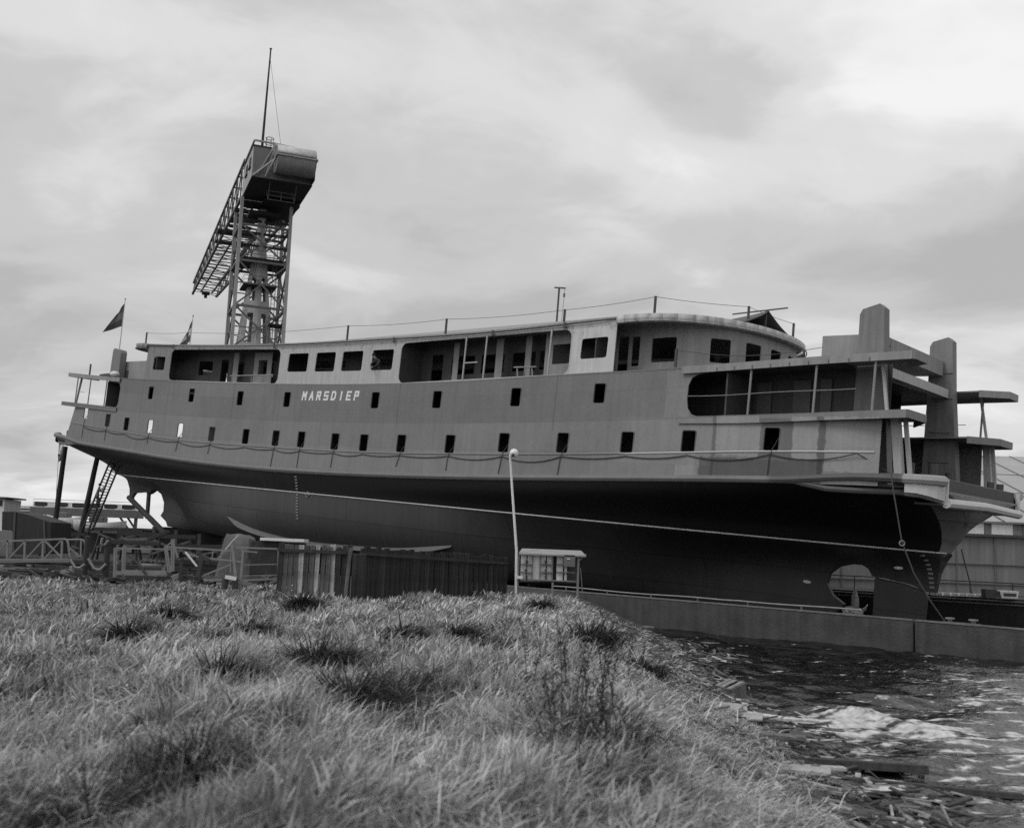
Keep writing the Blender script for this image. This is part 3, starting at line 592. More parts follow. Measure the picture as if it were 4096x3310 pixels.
MB().bar((11.6, -6.38, zD2(11.6) + 1.0), (12.6, -6.38, zD2(12.6) + 1.0), 0.05, 0.06).build('gallery_rail', m_upper, ferry)
for a, c in ((-10.9, -6.0), (14.9, 16.4)):                # trestles standing in the galleries
    b = MB(); z = zD2((a + c) / 2); b.bar((a, -6.0, z + 0.62), (c, -6.0, z + 0.62), 0.12, 0.06)
    for x in (a + 0.2, c - 0.3, (a + c) / 2):
        b.bar((x, -6.0, z + 0.6), (x - 0.2, -5.8, z), 0.05); b.bar((x, -6.0, z + 0.6), (x + 0.2, -6.1, z), 0.05)
    b.build('work_trestle', m_house, ferry)
# ends: wing platforms, posts, portals
def end(sg, x2, x1, xo, pyl, lowh, posts, fr):
    X = lambda v: v
    for sd in (-1, 1):
        w2 = [(xo, sd * 6.5), (x2 - .08 * sg, sd * 6.5), (x2, sd * 6.42), (x2, sd * 5.2), (x2 - 1.1 * sg, sd * 4.36), (xo, sd * 4.35)]
        w1 = [(xo, sd * 6.5), (x1 - .05 * sg, sd * 6.5), (x1, sd * 6.42), (x1, sd * 4.6), (x1 - 1.0 * sg, sd * 3.2), (xo, sd * 3.2)]
        for poly, zf, t, nm in ((w2, zD2, 0.07, 'upper_wing_platform'), (w1, zD1, 0.07, 'lower_wing_platform')):
            o = MB(); o.slab(poly, lambda x: zf(x) - t, zf); pf = o.build(nm, m_shell, ferry)
            e = MB(); q = poly[:5]
            for (xa, ya), (xb, yb) in zip(q[:-1], q[1:]):
                nn = max(1, int(abs(xb - xa)))
                for k in range(nn):
                    pa = (xa + (xb - xa) * k / nn, ya + (yb - ya) * k / nn); pb = (xa + (xb - xa) * (k + 1) / nn, ya + (yb - ya) * (k + 1) / nn)
                    e.add([(pa[0], pa[1] * 1.003, zf(pa[0]) - 0.3), (pb[0], pb[1] * 1.003, zf(pb[0]) - 0.3), (pb[0], pb[1] * 1.003, zf(pb[0]) + 0.02), (pa[0], pa[1] * 1.003, zf(pa[0]) + 0.02)], [(0, 1, 2, 3)])
            eo = e.build('fascia', m_house if nm[0] == 'u' else m_shell, pf); so = eo.modifiers.new('plate', 'SOLIDIFY'); so.thickness = 0.05; so.offset = 0
        x0, x1_ = pyl; zt = 14.1 if sg > 0 else 14.3
        xa, xb = (x0, x1_)
        poly = [(xa - 0.1 * sg, zF(xa) + .1), (xa, 11.5), (xa, zt - 0.42), (xa + 0.12 * sg, zt - 0.2), (xb - 0.16 * sg, zt), (xb + .04 * sg, zt - 0.18), (xb + 0.16 * sg, 11.7), (xb + 0.6 * sg, zF(xb) + .1)]
        MB().prism(poly, sd * 3.75, sd * 4.3).build('portal_tower', m_tower, ferry, bevel=0.01)
        for zz2 in (8.2, 9.6, 11.2, 12.4): MB().box(((xa + xb) / 2 + .2 * sg, sd * 3.73, zz2), (abs(xb - xa) * .95, 0.05, 0.05)).build('tower_stiffener', m_tower, ferry)
        # inner walls below the wings, and door-edge plates
        wl_ = MB(); xa2, xb2 = xo, (pyl[0] + 1.4 * sg if sd < 0 else pyl[0] - 1.3 * sg)
        wl_.add([(xa2, sd * 3.95, zF(xa2)), (xb2, sd * 3.95, zF(xb2)), (xb2, sd * 3.95, zD2(xb2)), (xa2, sd * 3.95, zD2(xa2))], [(0, 1, 2, 3)]); wl_.build('casing_wall', m_inner, ferry)
        px0 = 34.75 * sg if sg > 0 else -33.3
        MB().bar((px0 + .25 * sg, sd * 5.35, zF(px0) + 0.2), (px0, sd * 5.5, zD1(px0) - 0.1), 0.34, 0.3, up=(1, 0, 0)).build('door_edge_plate', m_upper, ferry)
        MB().bar((px0 + .62 * sg, sd * 5.2, zF(px0) + 0.2), (px0 + .3 * sg, sd * 5.3, zD1(px0) - 0.1), 0.12, 0.16, up=(1, 0, 0)).build('door_edge_plate', m_upper, ferry)
        MB().bar((fr + .35 * sg, sd * 6.0, zD1(fr)), (fr, sd * 5.9, zD2(fr) - 0.12), 0.14, 0.1, up=(1, 0, 0)).build('wing_stay', m_upper, ferry)
        for x in posts: MB().tube([(x, sd * 6.4, zD1(x)), (x + 0.06, sd * 6.4, zD2(x) - 0.1)], 0.05, 6).build('wing_post', m_house, ferry, True)
        if sd < 0 or 1:
            xa3, xb3 = sorted((posts[0] - 3, posts[-1]))
            MB().tube([(x, sd * 6.4, zD1(x) + 0.95 - 0.03 * math.sin(x)) for x in np.arange(xa3, xb3, 0.7)], 0.018, 5).build('guard_wire', m_house, ferry)
    MB().box(((pyl[0] + pyl[1]) / 2 + .3 * sg, 0, zD2(pyl[0]) - 0.17), (0.4, 7.4, 0.4)).build('cross_beam', m_upper, ferry)
    MB().box((lowh[0] * .35 + lowh[1] * .65, 0.55, lowh[2] - 0.36), (abs(lowh[1] - lowh[0]) * .7, 6.3, 0.7)).build('portal_girder', m_house, ferry)
    a, c, zt = lowh; z0 = zD2((a + c) / 2)
    lh = MB().box(((a + c) / 2, -3.15, (z0 + zt) / 2 + .002), (abs(c - a), 1.0, zt - z0)).build('low_deckhouse', m_house, ferry)
    MB().box((c - 0.55 * sg, -3.67, z0 + 0.5), (0.5, 0.06, 0.85)).build('door', m_dkgrey, lh)
end(1, 35.75, 35.6, 25.4, (32.5, 33.5), (30.6, 33.2, 12.95), (28.75, 31.7, 34.15), 34.25)
end(-1, -33.6, -34.2, -25.0, (-29.6, -30.9), (-25.7, -30.0, 13.25), (-27.25, -29.9, -32.1), -32.4)
for x in np.arange(27.2, 34.2, 0.85): MB().box((x, -6.56, zD2(x) - 0.2), (0.035, 0.04, 0.13)).build('fascia_bracket', m_shell, ferry)
MB().box((27.6, 0, 10.0), (0.08, 12.6, 2.0)).build('cross_bulkhead', m_inner, ferry)
MB().box((-27.2, 0, 10.25), (0.08, 12.6, 1.9)).build('cross_bulkhead', m_inner, ferry)
for x, w2 in ((26.6, 0.5), (28.2, 0.7), (30.0, 0.8), (31.1, 0.5)): MB().box((x, -4.02, zD1(x) + 0.95), (w2, 0.06, 1.7)).build('inner_door', m_deck if x < 28 else m_inner2, ferry)
# bilge keel, rudder, propeller, rudder post
b = MB(); kp = curve([(-9.6, 2.05), (-6.8, 1.46), (-4, 1.2), (0, 1.16), (3.3, 1.28), (7.1, 1.5), (11.7, 2.08)]); xs = np.arange(-9.5, 11.7, 0.4)
for a, c in zip(xs[:-1], xs[1:]):
    q = []
    for x in (a, c):
        k = 0.3 * min(1, (x + 9.6) / 1.5, (11.8 - x) / 1.5); y = hb(x, kp(x)); q += [(x, -y + .03, kp(x) + .05), (x, -y - k, kp(x) - 0.8 * k)]
    b.add(q, [(0, 1, 3, 2)])
o = b.build('bilge_keel', mat('bilge_paint', 0.11, 0.6, 0.2, 3), ferry); so = o.modifiers.new('plate', 'SOLIDIFY'); so.thickness = 0.04
MB().prism([(32.05, 0.45), (34.3, 0.6), (34.38, 2.2), (34.1, 2.42), (33.4, 2.58), (32.05, 2.7)], -0.14, 0.14).build('rudder', m_hull, ferry, bevel=0.05)
MB().bar((-30.35, 0, 2.9), (-30.15, 0, 0.6), 0.22, 0.3).build('rudder_post', m_hull, ferry)
m_bronze = mat('bronze', 0.34, 0.4, 0.15, 4, metal=0.2)
def propeller(x, sg):
    h = MB(); h.tube([(x - .4 * sg, 0, 1.05), (x - .1 * sg, 0, 1.05), (x + .3 * sg, 0, 1.05), (x + .42 * sg, 0, 1.05)], [0.2, 0.26, 0.22, 0.08], 12); hub = h.build('propeller', m_bronze, ferry, True)
    for k in range(4):
        a = R(98 + 90 * k); b_ = MB(); er = Vector((0, math.cos(a), math.sin(a))); et = Vector((0, -math.sin(a), math.cos(a))); ex = Vector((1, 0, 0)); c0 = Vector((x + .05 * sg, 0, 1.05)); V = []
        for i, r in enumerate((0.15, 0.4, 0.7, 0.95, 1.1)):
            wdt = (0.2, 0.3, 0.36, 0.3, 0.1)[i]; p = R(65 - 40 * i / 4)
            for s in (-1, 0, 1): V.append(c0 + er * r + (et * math.cos(p) + ex * math.sin(p)) * s * wdt + ex * 0.04 * (1 - s * s))
        F = [(i * 3 + j, i * 3 + j + 1, i * 3 + j + 4, i * 3 + j + 3) for i in range(4) for j in range(2)]
        b_.add(V, F); o = b_.build('blade', m_bronze, hub, True); so = o.modifiers.new('plate', 'SOLIDIFY'); so.thickness = 0.04
propeller(31.15, 1)
for x, z in ((28.9, 2.15), (33.2, 3.25)): MB().sphere((x, -hb(x, z) - 0.02, z), 0.16, 10, 6, sc=(1.3, 0.35, 0.55)).build('anode', m_white, ferry, True)
# name, draught marks, load line
ST = {'M': [((0, 0), (0, 1)), ((0, 1), (.5, .45)), ((.5, .45), (1, 1)), ((1, 1), (1, 0))], 'A': [((0, 0), (.5, 1)), ((.5, 1), (1, 0)), ((.2, .35), (.8, .35))],
      'R': [((0, 0), (0, 1)), ((0, 1), (.85, 1)), ((.9, 1), (.9, .5)), ((.85, .5), (0, .5)), ((.4, .5), (1, 0))], 'S': [((1, 1), (.05, 1)), ((0, 1), (0, .5)), ((0, .5), (1, .5)), ((1, .5), (1, 0)), ((1, 0), (0, 0))],
      'D': [((0, 0), (0, 1)), ((0, 1), (.75, 1)), ((.75, 1), (1, .75)), ((1, .75), (1, .25)), ((1, .25), (.75, 0)), ((.75, 0), (0, 0))], 'I': [((.5, 0), (.5, 1))],
      'E': [((0, 0), (0, 1)), ((0, 1), (1, 1)), ((0, .5), (.8, .5)), ((0, 0), (1, 0))], 'P': [((0, 0), (0, 1)), ((0, 1), (.85, 1)), ((.9, 1), (.9, .5)), ((.85, .5), (0, .5))]}
m_let = mat('letter_white', 0.78, 0.5, 0.05, 3)
for i, ch in enumerate('MARSDIEP'):
    x0 = -2.08 + i * 0.71; b = MB(); z0 = 9.79
    for k, ((a, c), (d, e)) in enumerate(ST[ch]):
        wx, hz = 0.33, 0.45; p = (x0 + a * wx + 0.08 * c, ysh(x0, 10) - 0.032 - 0.002 * k, z0 + c * hz); q = (x0 + d * wx + 0.08 * e, ysh(x0, 10) - 0.032 - 0.002 * k, z0 + e * hz)
        v = (Vector(q) - Vector(p)).normalized() * 0.055; b.bar(Vector(p) - v, Vector(q) + v, 0.012, 0.125, up=(0, 0, 1) if abs(v.z) < abs(v.x) else (1, 0, 0)) if abs(v.z) < abs(v.x) else b.bar(Vector(p) - v, Vector(q) + v, 0.135, 0.012, up=(0, 1, 0))
    b.build('letter', m_let, ferry)
m_mark = mat('mark_white', 0.2, 0.6, 0.2, 5)
for k in range(15):
    z = 5.0 - 0.18 * k; x = -1.88 + 0.02 * k; MB().box((x, -hb(x, z) - 0.02, z), (0.2, 0.03, 0.08)).build('draught_mark', m_mark, ferry)
for k in range(9):
    z = 3.9 - 0.19 * k; x = 34.45 + 0.02 * k
    if z > 2.4: MB().box((x, -hb(x, z) - 0.02, z), (0.2, 0.03, 0.09)).build('draught_mark', m_mark, ferry)
b = MB(); z0 = 4.0; x0 = -0.75; b.tube([(x0 + 0.17 * math.cos(t), -hb(x0, z0) - 0.03, z0 + 0.17 * math.sin(t)) for t in np.linspace(0, 2 * math.pi, 17)], 0.022, 5); b.bar((x0 - .3, -hb(x0, z0) - .035, z0), (x0 + .3, -hb(x0, z0) - .035, z0), 0.03, 0.045)
b.bar((x0 + .5, -hb(x0, z0) - .035, z0 + .15), (x0 + .5, -hb(x0, z0) - .035, z0 - .15), 0.03, 0.045); b.build('load_line_mark', m_mark, ferry)
# posts and wire along the roof
tops = []
for x, y, hgt in ((-22.7, -6.0, 0.95), (-16.4, -6.3, 0.95), (1.5, -6.3, 0.95), (9.9, -6.3, 0.9), (18.2, -6.3, 0.72), (23.2, -5.8, 0.98), (26.2, -2.4, 0.95), (26.4, 1.8, 0.9)):
    z = zR(x); MB().box((x, y, z + hgt / 2), (0.09, 0.09, hgt)).build('rail_post', m_dkgrey, ferry); tops.append((x, y, z + hgt - 0.03))
for p, q in zip(tops[:-1], tops[1:]):
    n_ = 10; MB().tube([Vector(p).lerp(Vector(q), t) - Vector((0, 0, 0.012 * (Vector(q) - Vector(p)).length * 4 * t * (1 - t))) for t in np.linspace(0, 1, n_)], 0.012, 4).build('rail_wire', m_dkgrey, ferry)
for x in (-30.4, 24.9): MB().box((x, -6.3, zD2(x) + 0.45), (0.1, 0.1, 0.9)).build('rail_post', m_dkgrey, ferry)
MB().tube([(x, -6.3, zD2(x) + 0.85 - 0.35 * math.sin(math.pi * (x - 24.9) / 7.5) - 0.05 * (x - 24.9)) for x in np.arange(24.9, 32, 0.7)], 0.012, 4).build('rail_wire', m_dkgrey, ferry)
# ------------------------------------------------------------------ things standing on or hanging from the ferry (built in ship metres)
def SP(x, y, z): return SHIP @ Vector((x, y, z))
def onship(name, label, cat, base, group=None):
    o = empty(name); o.matrix_world = Matrix.Translation(SP(*base)) @ SHIP.to_3x3().to_4x4(); tag(o, label, cat, group); return o
m_rope = mat('rope', 0.05, 0.8, 0.2, 6); m_wood = mat('weathered_timber', 0.10, 0.85, 0.3, 2, bump=0.4, bscale=9, streak=0.5, sscale=6)
m_darkwood = mat('dark_timber', 0.035, 0.85, 0.35, 2, bump=0.4, bscale=9, streak=0.4, sscale=6)
def tubeobj(name, pts, r, m, label, cat, n=5, group=None):
    o0 = Vector(pts[0]); o = MB().tube([Vector(p) - o0 for p in pts], r, n).build(name, m, None, True); o.location = o0; return tag(o, label, cat, group)
def sag(a, b_, d, n=8): a = Vector(a); b_ = Vector(b_); return [a.lerp(b_, t) - Vector((0, 0, d * 4 * t * (1 - t))) for t in np.linspace(0, 1, n)]
# festooned hose along the shell, hung from the lower windows
px_ = [x + 35.5 for x in WAx]; pz_ = [rA(x) - 0.12 for x in px_]; pts = []
for (xa, za), (xb, zb) in zip(list(zip(px_, pz_))[:-1], list(zip(px_, pz_))[1:]):
    s = sag((xa, ysh(xa, 7) - 0.06, za), (xb, ysh(xb, 7) - 0.06, zb), 0.055 * random.uniform(0.3, 1.9) * (xb - xa) ** 0.75 + 0.04, 8)
    pts += s[:-1]
pts += sag((px_[-1], ysh(30, 7) - .06, pz_[-1]), (33.6, ysh(33, 7) - .06, 7.7), 0.25, 7) + [Vector((34.3, -5.9, 7.3)), Vector((34.9, -5.7, 6.9))]
tubeobj('hanging_hose', [SP(*p) for p in pts], 0.024, m_rope, 'dark hose hung in loops along the grey side of the ferry', 'hose')
ORD = ['first', 'second', 'third', 'fourth', 'fifth', 'sixth', 'seventh', 'eighth', 'ninth', 'tenth', 'eleventh', 'twelfth', 'thirteenth', 'fourteenth', 'fifteenth', 'sixteenth', 'seventeenth', 'eighteenth']
for k in (0, 1, 3, 4, 5, 7, 8, 9, 11, 12, 13, 14, 17):
    x = px_[k]; z = WAz[k] + 9.2; y = ysh(x, z) - 0.07; d = random.uniform(0.7, 1.5)
    p = [(x + 0.22, y + 0.5, z + 0.35), (x + 0.05, y - 0.0, z - 0.48), (x - 0.03, y - .02, z - 0.8), (x - 0.12 + random.uniform(-.1, .1), y - 0.02, z - 0.55 - d)]
    tubeobj('hanging_rope', [SP(*q) for q in p], 0.02, m_rope, 'thin rope hanging out of the %s lower window from the left' % ORD[k], 'rope', 4, 'ropes hanging from the lower windows')
# T-shaped post and tarpaulin on the roof
t = onship('hoisting_post', 'thin T-shaped post with a pulley line on the ferry roof', 'post', (16.65, -5, zR(16.65)))
MB().tube([(0, 0, 0), (-0.02, 0, 2.22)], 0.05, 6).build('upright', m_dkgrey, t); MB().bar((-0.32, 0, 2.3), (0.42, -0.05, 2.2), 0.07).build('crossbar', m_dkgrey, t)
MB().tube([(0.36, 0, 2.2), (0.34, 0, 1.2), (0.3, 0, 0.05)], 0.012, 4).build('line', m_rope, t); MB().box((0.35, 0, 1.85), (0.08, 0.05, 0.2)).build('pulley', m_dkgrey, t)
def grid_mesh(fn, nu, nv):
    V = [fn(i / (nu - 1), j / (nv - 1)) for j in range(nv) for i in range(nu)]
    return V, [(j * nu + i, j * nu + i + 1, (j + 1) * nu + i + 1, (j + 1) * nu + i) for j in range(nv - 1) for i in range(nu - 1)]
m_tarp = mat('tarpaulin', 0.11, 0.8, 0.3, 1.5, bump=0.6, bscale=5, streak=0.2)
zt = zR(25)
def tarp(u, v):
    x = 21.8 + 4.6 * u; y = -2.9 + 5.2 * v; ridge = max(0.0, 1 - abs(v - 0.38) / (0.42 if v < 0.38 else 0.6)) ** 1.2
    h = (0.05 + 1.0 * ridge * (u ** 0.8)) * (1 - 0.06 * math.sin(9 * v + 5 * u)) ; return (x + 0.1 * math.sin(7 * v), y, zt + 0.03 + h)
V, F = grid_mesh(tarp, 18, 22); b = MB(); b.add(V, F); tp = onship('tarpaulin_tent', 'creased tarpaulin pitched as a tent on the wheelhouse roof', 'tarpaulin', (0, 0, 0))
o = b.build('sheet', m_tarp, tp, True); so = o.modifiers.new('thick', 'SOLIDIFY'); so.thickness = 0.02
MB().bar((24.5, -0.95, zt + 0.95), (27.4, -0.85, zt + 1.12), 0.06).build('ridge_pole', m_wood, tp); MB().bar((26.3, -0.9, zt), (26.3, -0.9, zt + 1.05), 0.08).build('prop', m_wood, tp)
cb_ = onship('canvas_bundle', 'pale canvas bundle lying on the dark winch at the left wing deck', 'bundle', (-28.2, -5.6, zD2(-28.2)))
MB().sphere((0.5, 0, 0.28), 0.42, 14, 8, sc=(1.3, .8, .6)).build('canvas', m_white, cb_, True); MB().prism([(-1.6, 0), (0.2, 0), (0.5, 0.35), (-1.3, 0.28)], -.3, .3).build('winch', m_dkgrey, cb_, bevel=0.03)
# flags
def flag(base, hgt, label, tones, fw_, fh, droop, off=0.0):
    f = onship('flag', label, 'flag', base); MB().tube([(0, 0, 0), (0.0, 0, hgt)], [0.045, 0.03], 6).build('staff', m_pale, f, True); MB().sphere((0, 0, hgt + .03), 0.06, 8, 6).build('truck', m_dkgrey, f, True)
    n = len(tones)
    for k, tn in enumerate(tones):
        def fl(u, v):
            w = (k + v) / n; z = hgt - 0.35 - fh * w - droop * u ** 1.1 * (1 - 0.25 * w)
            s_ = 0.03 + fw_ * u * (0.35 + 0.65 * w); y = 0.16 * math.sin(6 * u + 2.2 * w) * u
            return (-0.72 * s_ + 0.69 * y, -0.69 * s_ - 0.72 * y, z)
        V, F = grid_mesh(fl, 14, 5); b_ = MB(); b_.add(V, F); o_ = b_.build('stripe', mat('bunting', tn, 0.85, 0.25, 3), f, True)
flag((-30.5, -4.0, 14.3), 4.1, 'dark flag with a pale emblem on the tall staff at the far end', [0.07, 0.14, 0.06], 1.45, 1.9, 0.9)
flag((-23.2, -2.0, 14.0), 3.0, 'striped flag hanging from the short staff on the ferry roof', [0.08, 0.6, 0.09], 0.9, 1.7, 1.0)

# people: one continuous skinned body each, clothing and skin as materials on it
m_skin = mat('skin', 0.32, 0.6, 0.05, 5); m_cloth = mat('work_clothes', 0.05, 0.9, 0.25, 8); m_hair = mat('hair', 0.012, 0.7, 0.2, 20); m_boot = mat('boots', 0.02, 0.6, 0.2, 10); m_cloth2 = mat('grey_jacket', 0.16, 0.9, 0.25, 8)
def person(label, M, J, cl, hands=True):
    """J: joints in metres (pelvis, chest, neck, head, shoulders, elbows, wrists, hips, knees, ankles, toes), M world matrix of the thing"""
    root = empty('person'); root.matrix_world = M; tag(root, label, 'person')
    names = list(J); idx = {k: i for i, k in enumerate(names)}
    E_ = [('pelvis', 'waist'), ('waist', 'chest'), ('chest', 'neck'), ('neck', 'jaw'), ('jaw', 'head'), ('chest', 'ls'), ('ls', 'le'), ('le', 'lw'), ('chest', 'rs'), ('rs', 're'), ('re', 'rw'), ('pelvis', 'lk'), ('lk', 'la'), ('la', 'lt'), ('pelvis', 'rk'), ('rk', 'ra'), ('ra', 'rt')]
    E_ += [('lw', 'lh'), ('rw', 'rh')]
    J = dict(J); 
    for s in 'lr':
        w_, e_ = Vector(J[s + 'w']), Vector(J[s + 'e']); J[s + 'h'] = tuple(w_ + (w_ - e_).normalized() * 0.09)
    names = list(J); idx = {k: i for i, k in enumerate(names)}
    rad = dict(pelvis=.155, waist=.14, chest=.17, neck=.058, jaw=.075, head=.1, ls=.075, rs=.075, le=.05, re=.05, lw=.034, rw=.034, lh=.042, rh=.042, lk=.07, rk=.07, la=.045, ra=.045, lt=.04, rt=.04)
    me = bpy.data.meshes.new('body'); me.from_pydata([J[k] for k in names], [(idx[a], idx[c]) for a, c in E_], []); o = bpy.data.objects.new('body', me); COL.objects.link(o); o.parent = root
    sk = o.modifiers.new('skin', 'SKIN'); 
    if not me.skin_vertices: 
        bpy.context.view_layer.objects.active = o
    for i, k in enumerate(names):
        sv = me.skin_vertices[0].data[i]; sv.radius = (rad[k], rad[k] * (0.75 if k in ('chest', 'waist', 'pelvis') else 1)); sv.use_root = (k == 'pelvis')
    ss = o.modifiers.new('sub', 'SUBSURF'); ss.levels = 2; ss.render_levels = 2
    dg = bpy.context.evaluated_depsgraph_get(); ev = o.evaluated_get(dg); nm = bpy.data.meshes.new_from_object(ev); o.modifiers.clear(); o.data = nm
    for m in (cl, m_skin, m_boot): nm.materials.append(m)
    hd = Vector(J['head']); nk = Vector(J['neck']); hnd = [Vector(J['lh']), Vector(J['rh'])]; ft = [Vector(J['lt']), Vector(J['rt']), Vector(J['la']), Vector(J['ra'])]
    for p in nm.polygons:
        c = p.center; p.use_smooth = True
        if (c - hd).length < 0.27 and (c - hd).length < (c - Vector(J['chest'])).length: p.material_index = 1
        elif min((c - h).length for h in hnd) < 0.075: p.material_index = 1
        elif min((c - h).length for h in ft) < 0.09: p.material_index = 2
    fw2 = (hd - Vector(J['jaw'])); face = Vector(J.get('look', (1, 0, 0))).normalized() if 'look' in J else Vector((1, 0, 0))
    hr = MB().sphere(hd + Vector((0, 0, 0.03)) - face * 0.02, 0.115, 12, 8, sc=(1, 1, .95)); hr.build('hair', m_hair, root, True)
    MB().sphere(hd + face * 0.1 + Vector((0, 0, -0.05)), 0.02, 6, 5).build('nose', m_skin, root, True)
    up = Vector((0, 0, 1)); sd_ = up.cross(face)
    for s in (-1, 1):
        for q in range(4):
            h = hnd[0 if s < 0 else 1]; e_ = Vector(J['lw' if s < 0 else 'rw']); d = (h - e_).normalized(); sv = d.cross(Vector((0.3, 0.2, 1))).normalized()
            MB().tube([h + sv * (0.018 * (q - 1.5)), h + d * 0.045 + sv * (0.02 * (q - 1.5)), h + d * (0.07 + .006 * (q in (1, 2))) + sv * (0.02 * (q - 1.5)) - up * 0.025], [0.011, 0.01, 0.008], 6).build('finger', m_skin, root, True)
        MB().tube([h + sv * 0.03, h + sv * 0.055 + d * 0.03], [0.012, 0.009], 6).build('thumb', m_skin, root, True)
    return root
def shipM(x, y, z, rz=0): return Matrix.Translation(SP(x, y, z)) @ SHIP.to_3x3().to_4x4() @ Matrix.Rotation(rz, 4, 'Z')
J0 = dict(pelvis=(0, 0.25, 0.05), waist=(0, 0.12, 0.22), chest=(0, -0.1, 0.42), neck=(-0.03, -0.22, 0.58), jaw=(-0.06, -0.27, 0.64), head=(-0.07, -0.3, 0.75), ls=(-0.2, -0.1, 0.46), le=(-0.27, -0.3, 0.22), lw=(-0.1, -0.42, 0.06), rs=(0.2, -0.06, 0.45), re=(0.27, -0.24, 0.2), rw=(0.08, -0.42, 0.05), lk=(-0.1, 0.3, -0.4), la=(-0.1, 0.36, -0.78), lt=(-0.1, 0.22, -0.85), rk=(0.1, 0.3, -0.4), ra=(0.1, 0.36, -0.78), rt=(0.1, 0.22, -0.85))
zs = upz(4.5, 0.9)
person('person with dark hair leaning out of the rightmost of four square windows', shipM(4.5, ysh(4.5, 12) + 0.1, zs), J0, m_cloth)

# ------------------------------------------------------------------ shores, ladder and clutter under the left end
def pole(name, a, b_, r0, r1, m, label, cat, group=None, n=10):
    a = Vector(a); b_ = Vector(b_); return tag(_pl(name, a, b_, r0, r1, m, n), label, cat, group)
def _pl(name, a, b_, r0, r1, m, n):
    k = 6; P = [a.lerp(b_, t) + Vector((0.02 * math.sin(5 * t), 0.02 * math.cos(4 * t), 0)) - a for t in np.linspace(0, 1, k)]
    o = MB().tube(P, [r0 + (r1 - r0) * t for t in np.linspace(0, 1, k)], n).build(name, m, None, True); o.location = a; return o
pole('shore_pole', at(205, 2190, 91), at(263, 1785, 90.3), 0.24, 0.2, m_darkwood, 'leftmost tall timber shore propping the overhanging end of the hull', 'shore', 'timber shores under the hull')
pole('shore_pole', at(306, 2200, 86.5), at(396, 1806, 86.2), 0.25, 0.19, m_darkwood, 'tall timber shore just left of the ladder under the hull', 'shore', 'timber shores under the hull')
pole('shore_pole', at(660, 2135, 76), at(517, 1988, 80), 0.22, 0.2, m_darkwood, 'thick slanting timber shore braced against the rudder post', 'shore', 'timber shores under the hull')
# ladder: three stiles and rungs
lad = empty('ladder', at(335, 2150, 84)); tag(lad, 'long wide wooden ladder with three stiles leaning up to the hull', 'ladder')
A0 = [at(x, y, 84) - Vector(lad.location) for x, y in ((318, 2140), (346, 2142), (370, 2120))]; A1 = [at(x, y, 83) - Vector(lad.location) for x, y in ((445, 1832), (461, 1840), (480, 1855))]
for a, c in zip(A0, A1): MB().bar(a, c, 0.09, 0.12).build('stile', m_darkwood, lad)
for k in range(25):
    t = (k + 0.4) / 25; MB().tube([A0[0].lerp(A1[0], t), A0[1].lerp(A1[1], t), A0[2].lerp(A1[2], t)], 0.035, 6).build('rung', m_darkwood, lad)
def camM(p, rz=0): return Matrix.Translation(p) @ Matrix.Rotation(rz, 4, 'Z')
JC = dict(pelvis=(0, 0, 0.9), waist=(0.03, 0, 1.08), chest=(0.1, 0, 1.32), neck=(0.14, 0, 1.48), jaw=(0.16, 0, 1.55), head=(0.17, 0, 1.66), ls=(0.1, 0.2, 1.37), le=(0.3, 0.24, 1.2), lw=(0.38, 0.2, 1.42), rs=(0.1, -0.2, 1.37), re=(0.28, -0.24, 1.15), rw=(0.38, -0.2, 1.2), lk=(0.18, 0.1, 0.55), la=(0.06, 0.1, 0.2), lt=(0.2, 0.1, 0.13), rk=(0.06, -0.1, 0.48), ra=(0.0, -0.1, 0.08), rt=(0.15, -0.1, 0.02))
person('person in grey jacket climbing halfway up the wide wooden ladder', camM(at(384, 2022, 83.2), 0.3), JC, m_cloth2)
person('person in dark clothes at the top of the ladder under the hull', camM(at(449, 1885, 83.0), 0.3), JC, m_cloth)
JS = dict(pelvis=(0, 0, 0.92), waist=(0.05, 0, 1.08), chest=(0.16, 0, 1.3), neck=(0.27, 0, 1.42), jaw=(0.32, 0, 1.46), head=(0.38, 0, 1.55), ls=(0.16, 0.2, 1.34), le=(0.25, 0.25, 1.08), lw=(0.42, 0.2, 0.95), rs=(0.16, -0.2, 1.34), re=(0.25, -0.25, 1.08), rw=(0.42, -0.2, 0.95), lk=(0.05, 0.1, 0.5), la=(0.0, 0.1, 0.08), lt=(0.15, 0.1, 0.02), rk=(0.05, -0.1, 0.5), ra=(-0.02, -0.1, 0.08), rt=(0.13, -0.1, 0.02))
person('person in grey jacket stooping on the gangway behind the second shore', camM(at(338, 2048, 97.5), 0.0), JS, m_cloth2)
# signal flag behind the leftmost shore
sf_ = empty('signal_flag', at(232, 2010, 92)); tag(sf_, 'pale two-tone signal flag on a thin line beside the leftmost shore', 'flag')
q = [at(x, y, 92) - Vector(sf_.location) for x, y in ((236, 1770), (256, 1778), (254, 1812), (231, 1815), (252, 1812), (247, 1838), (230, 1852))]
for qq, tn in (((q[0], q[1], q[2], q[3]), 0.6), ((q[3], q[4], q[5], q[6]), 0.16)):
    V, F = grid_mesh(lambda u, v: (qq[0].lerp(qq[1], u)).lerp(qq[3].lerp(qq[2], u), v) + Vector((0, 0.1 * math.sin(5 * u + 3 * v), 0)), 8, 6); b = MB(); b.add(V, F); b.build('stripe', mat('bunting', tn, 0.85, 0.2, 3), sf_, True)
MB().tube([at(237, 1768, 92) - Vector(sf_.location), at(226, 1960, 92) - Vector(sf_.location), at(222, 2030, 92) - Vector(sf_.location)], 0.02, 4).build('line', m_rope, sf_)
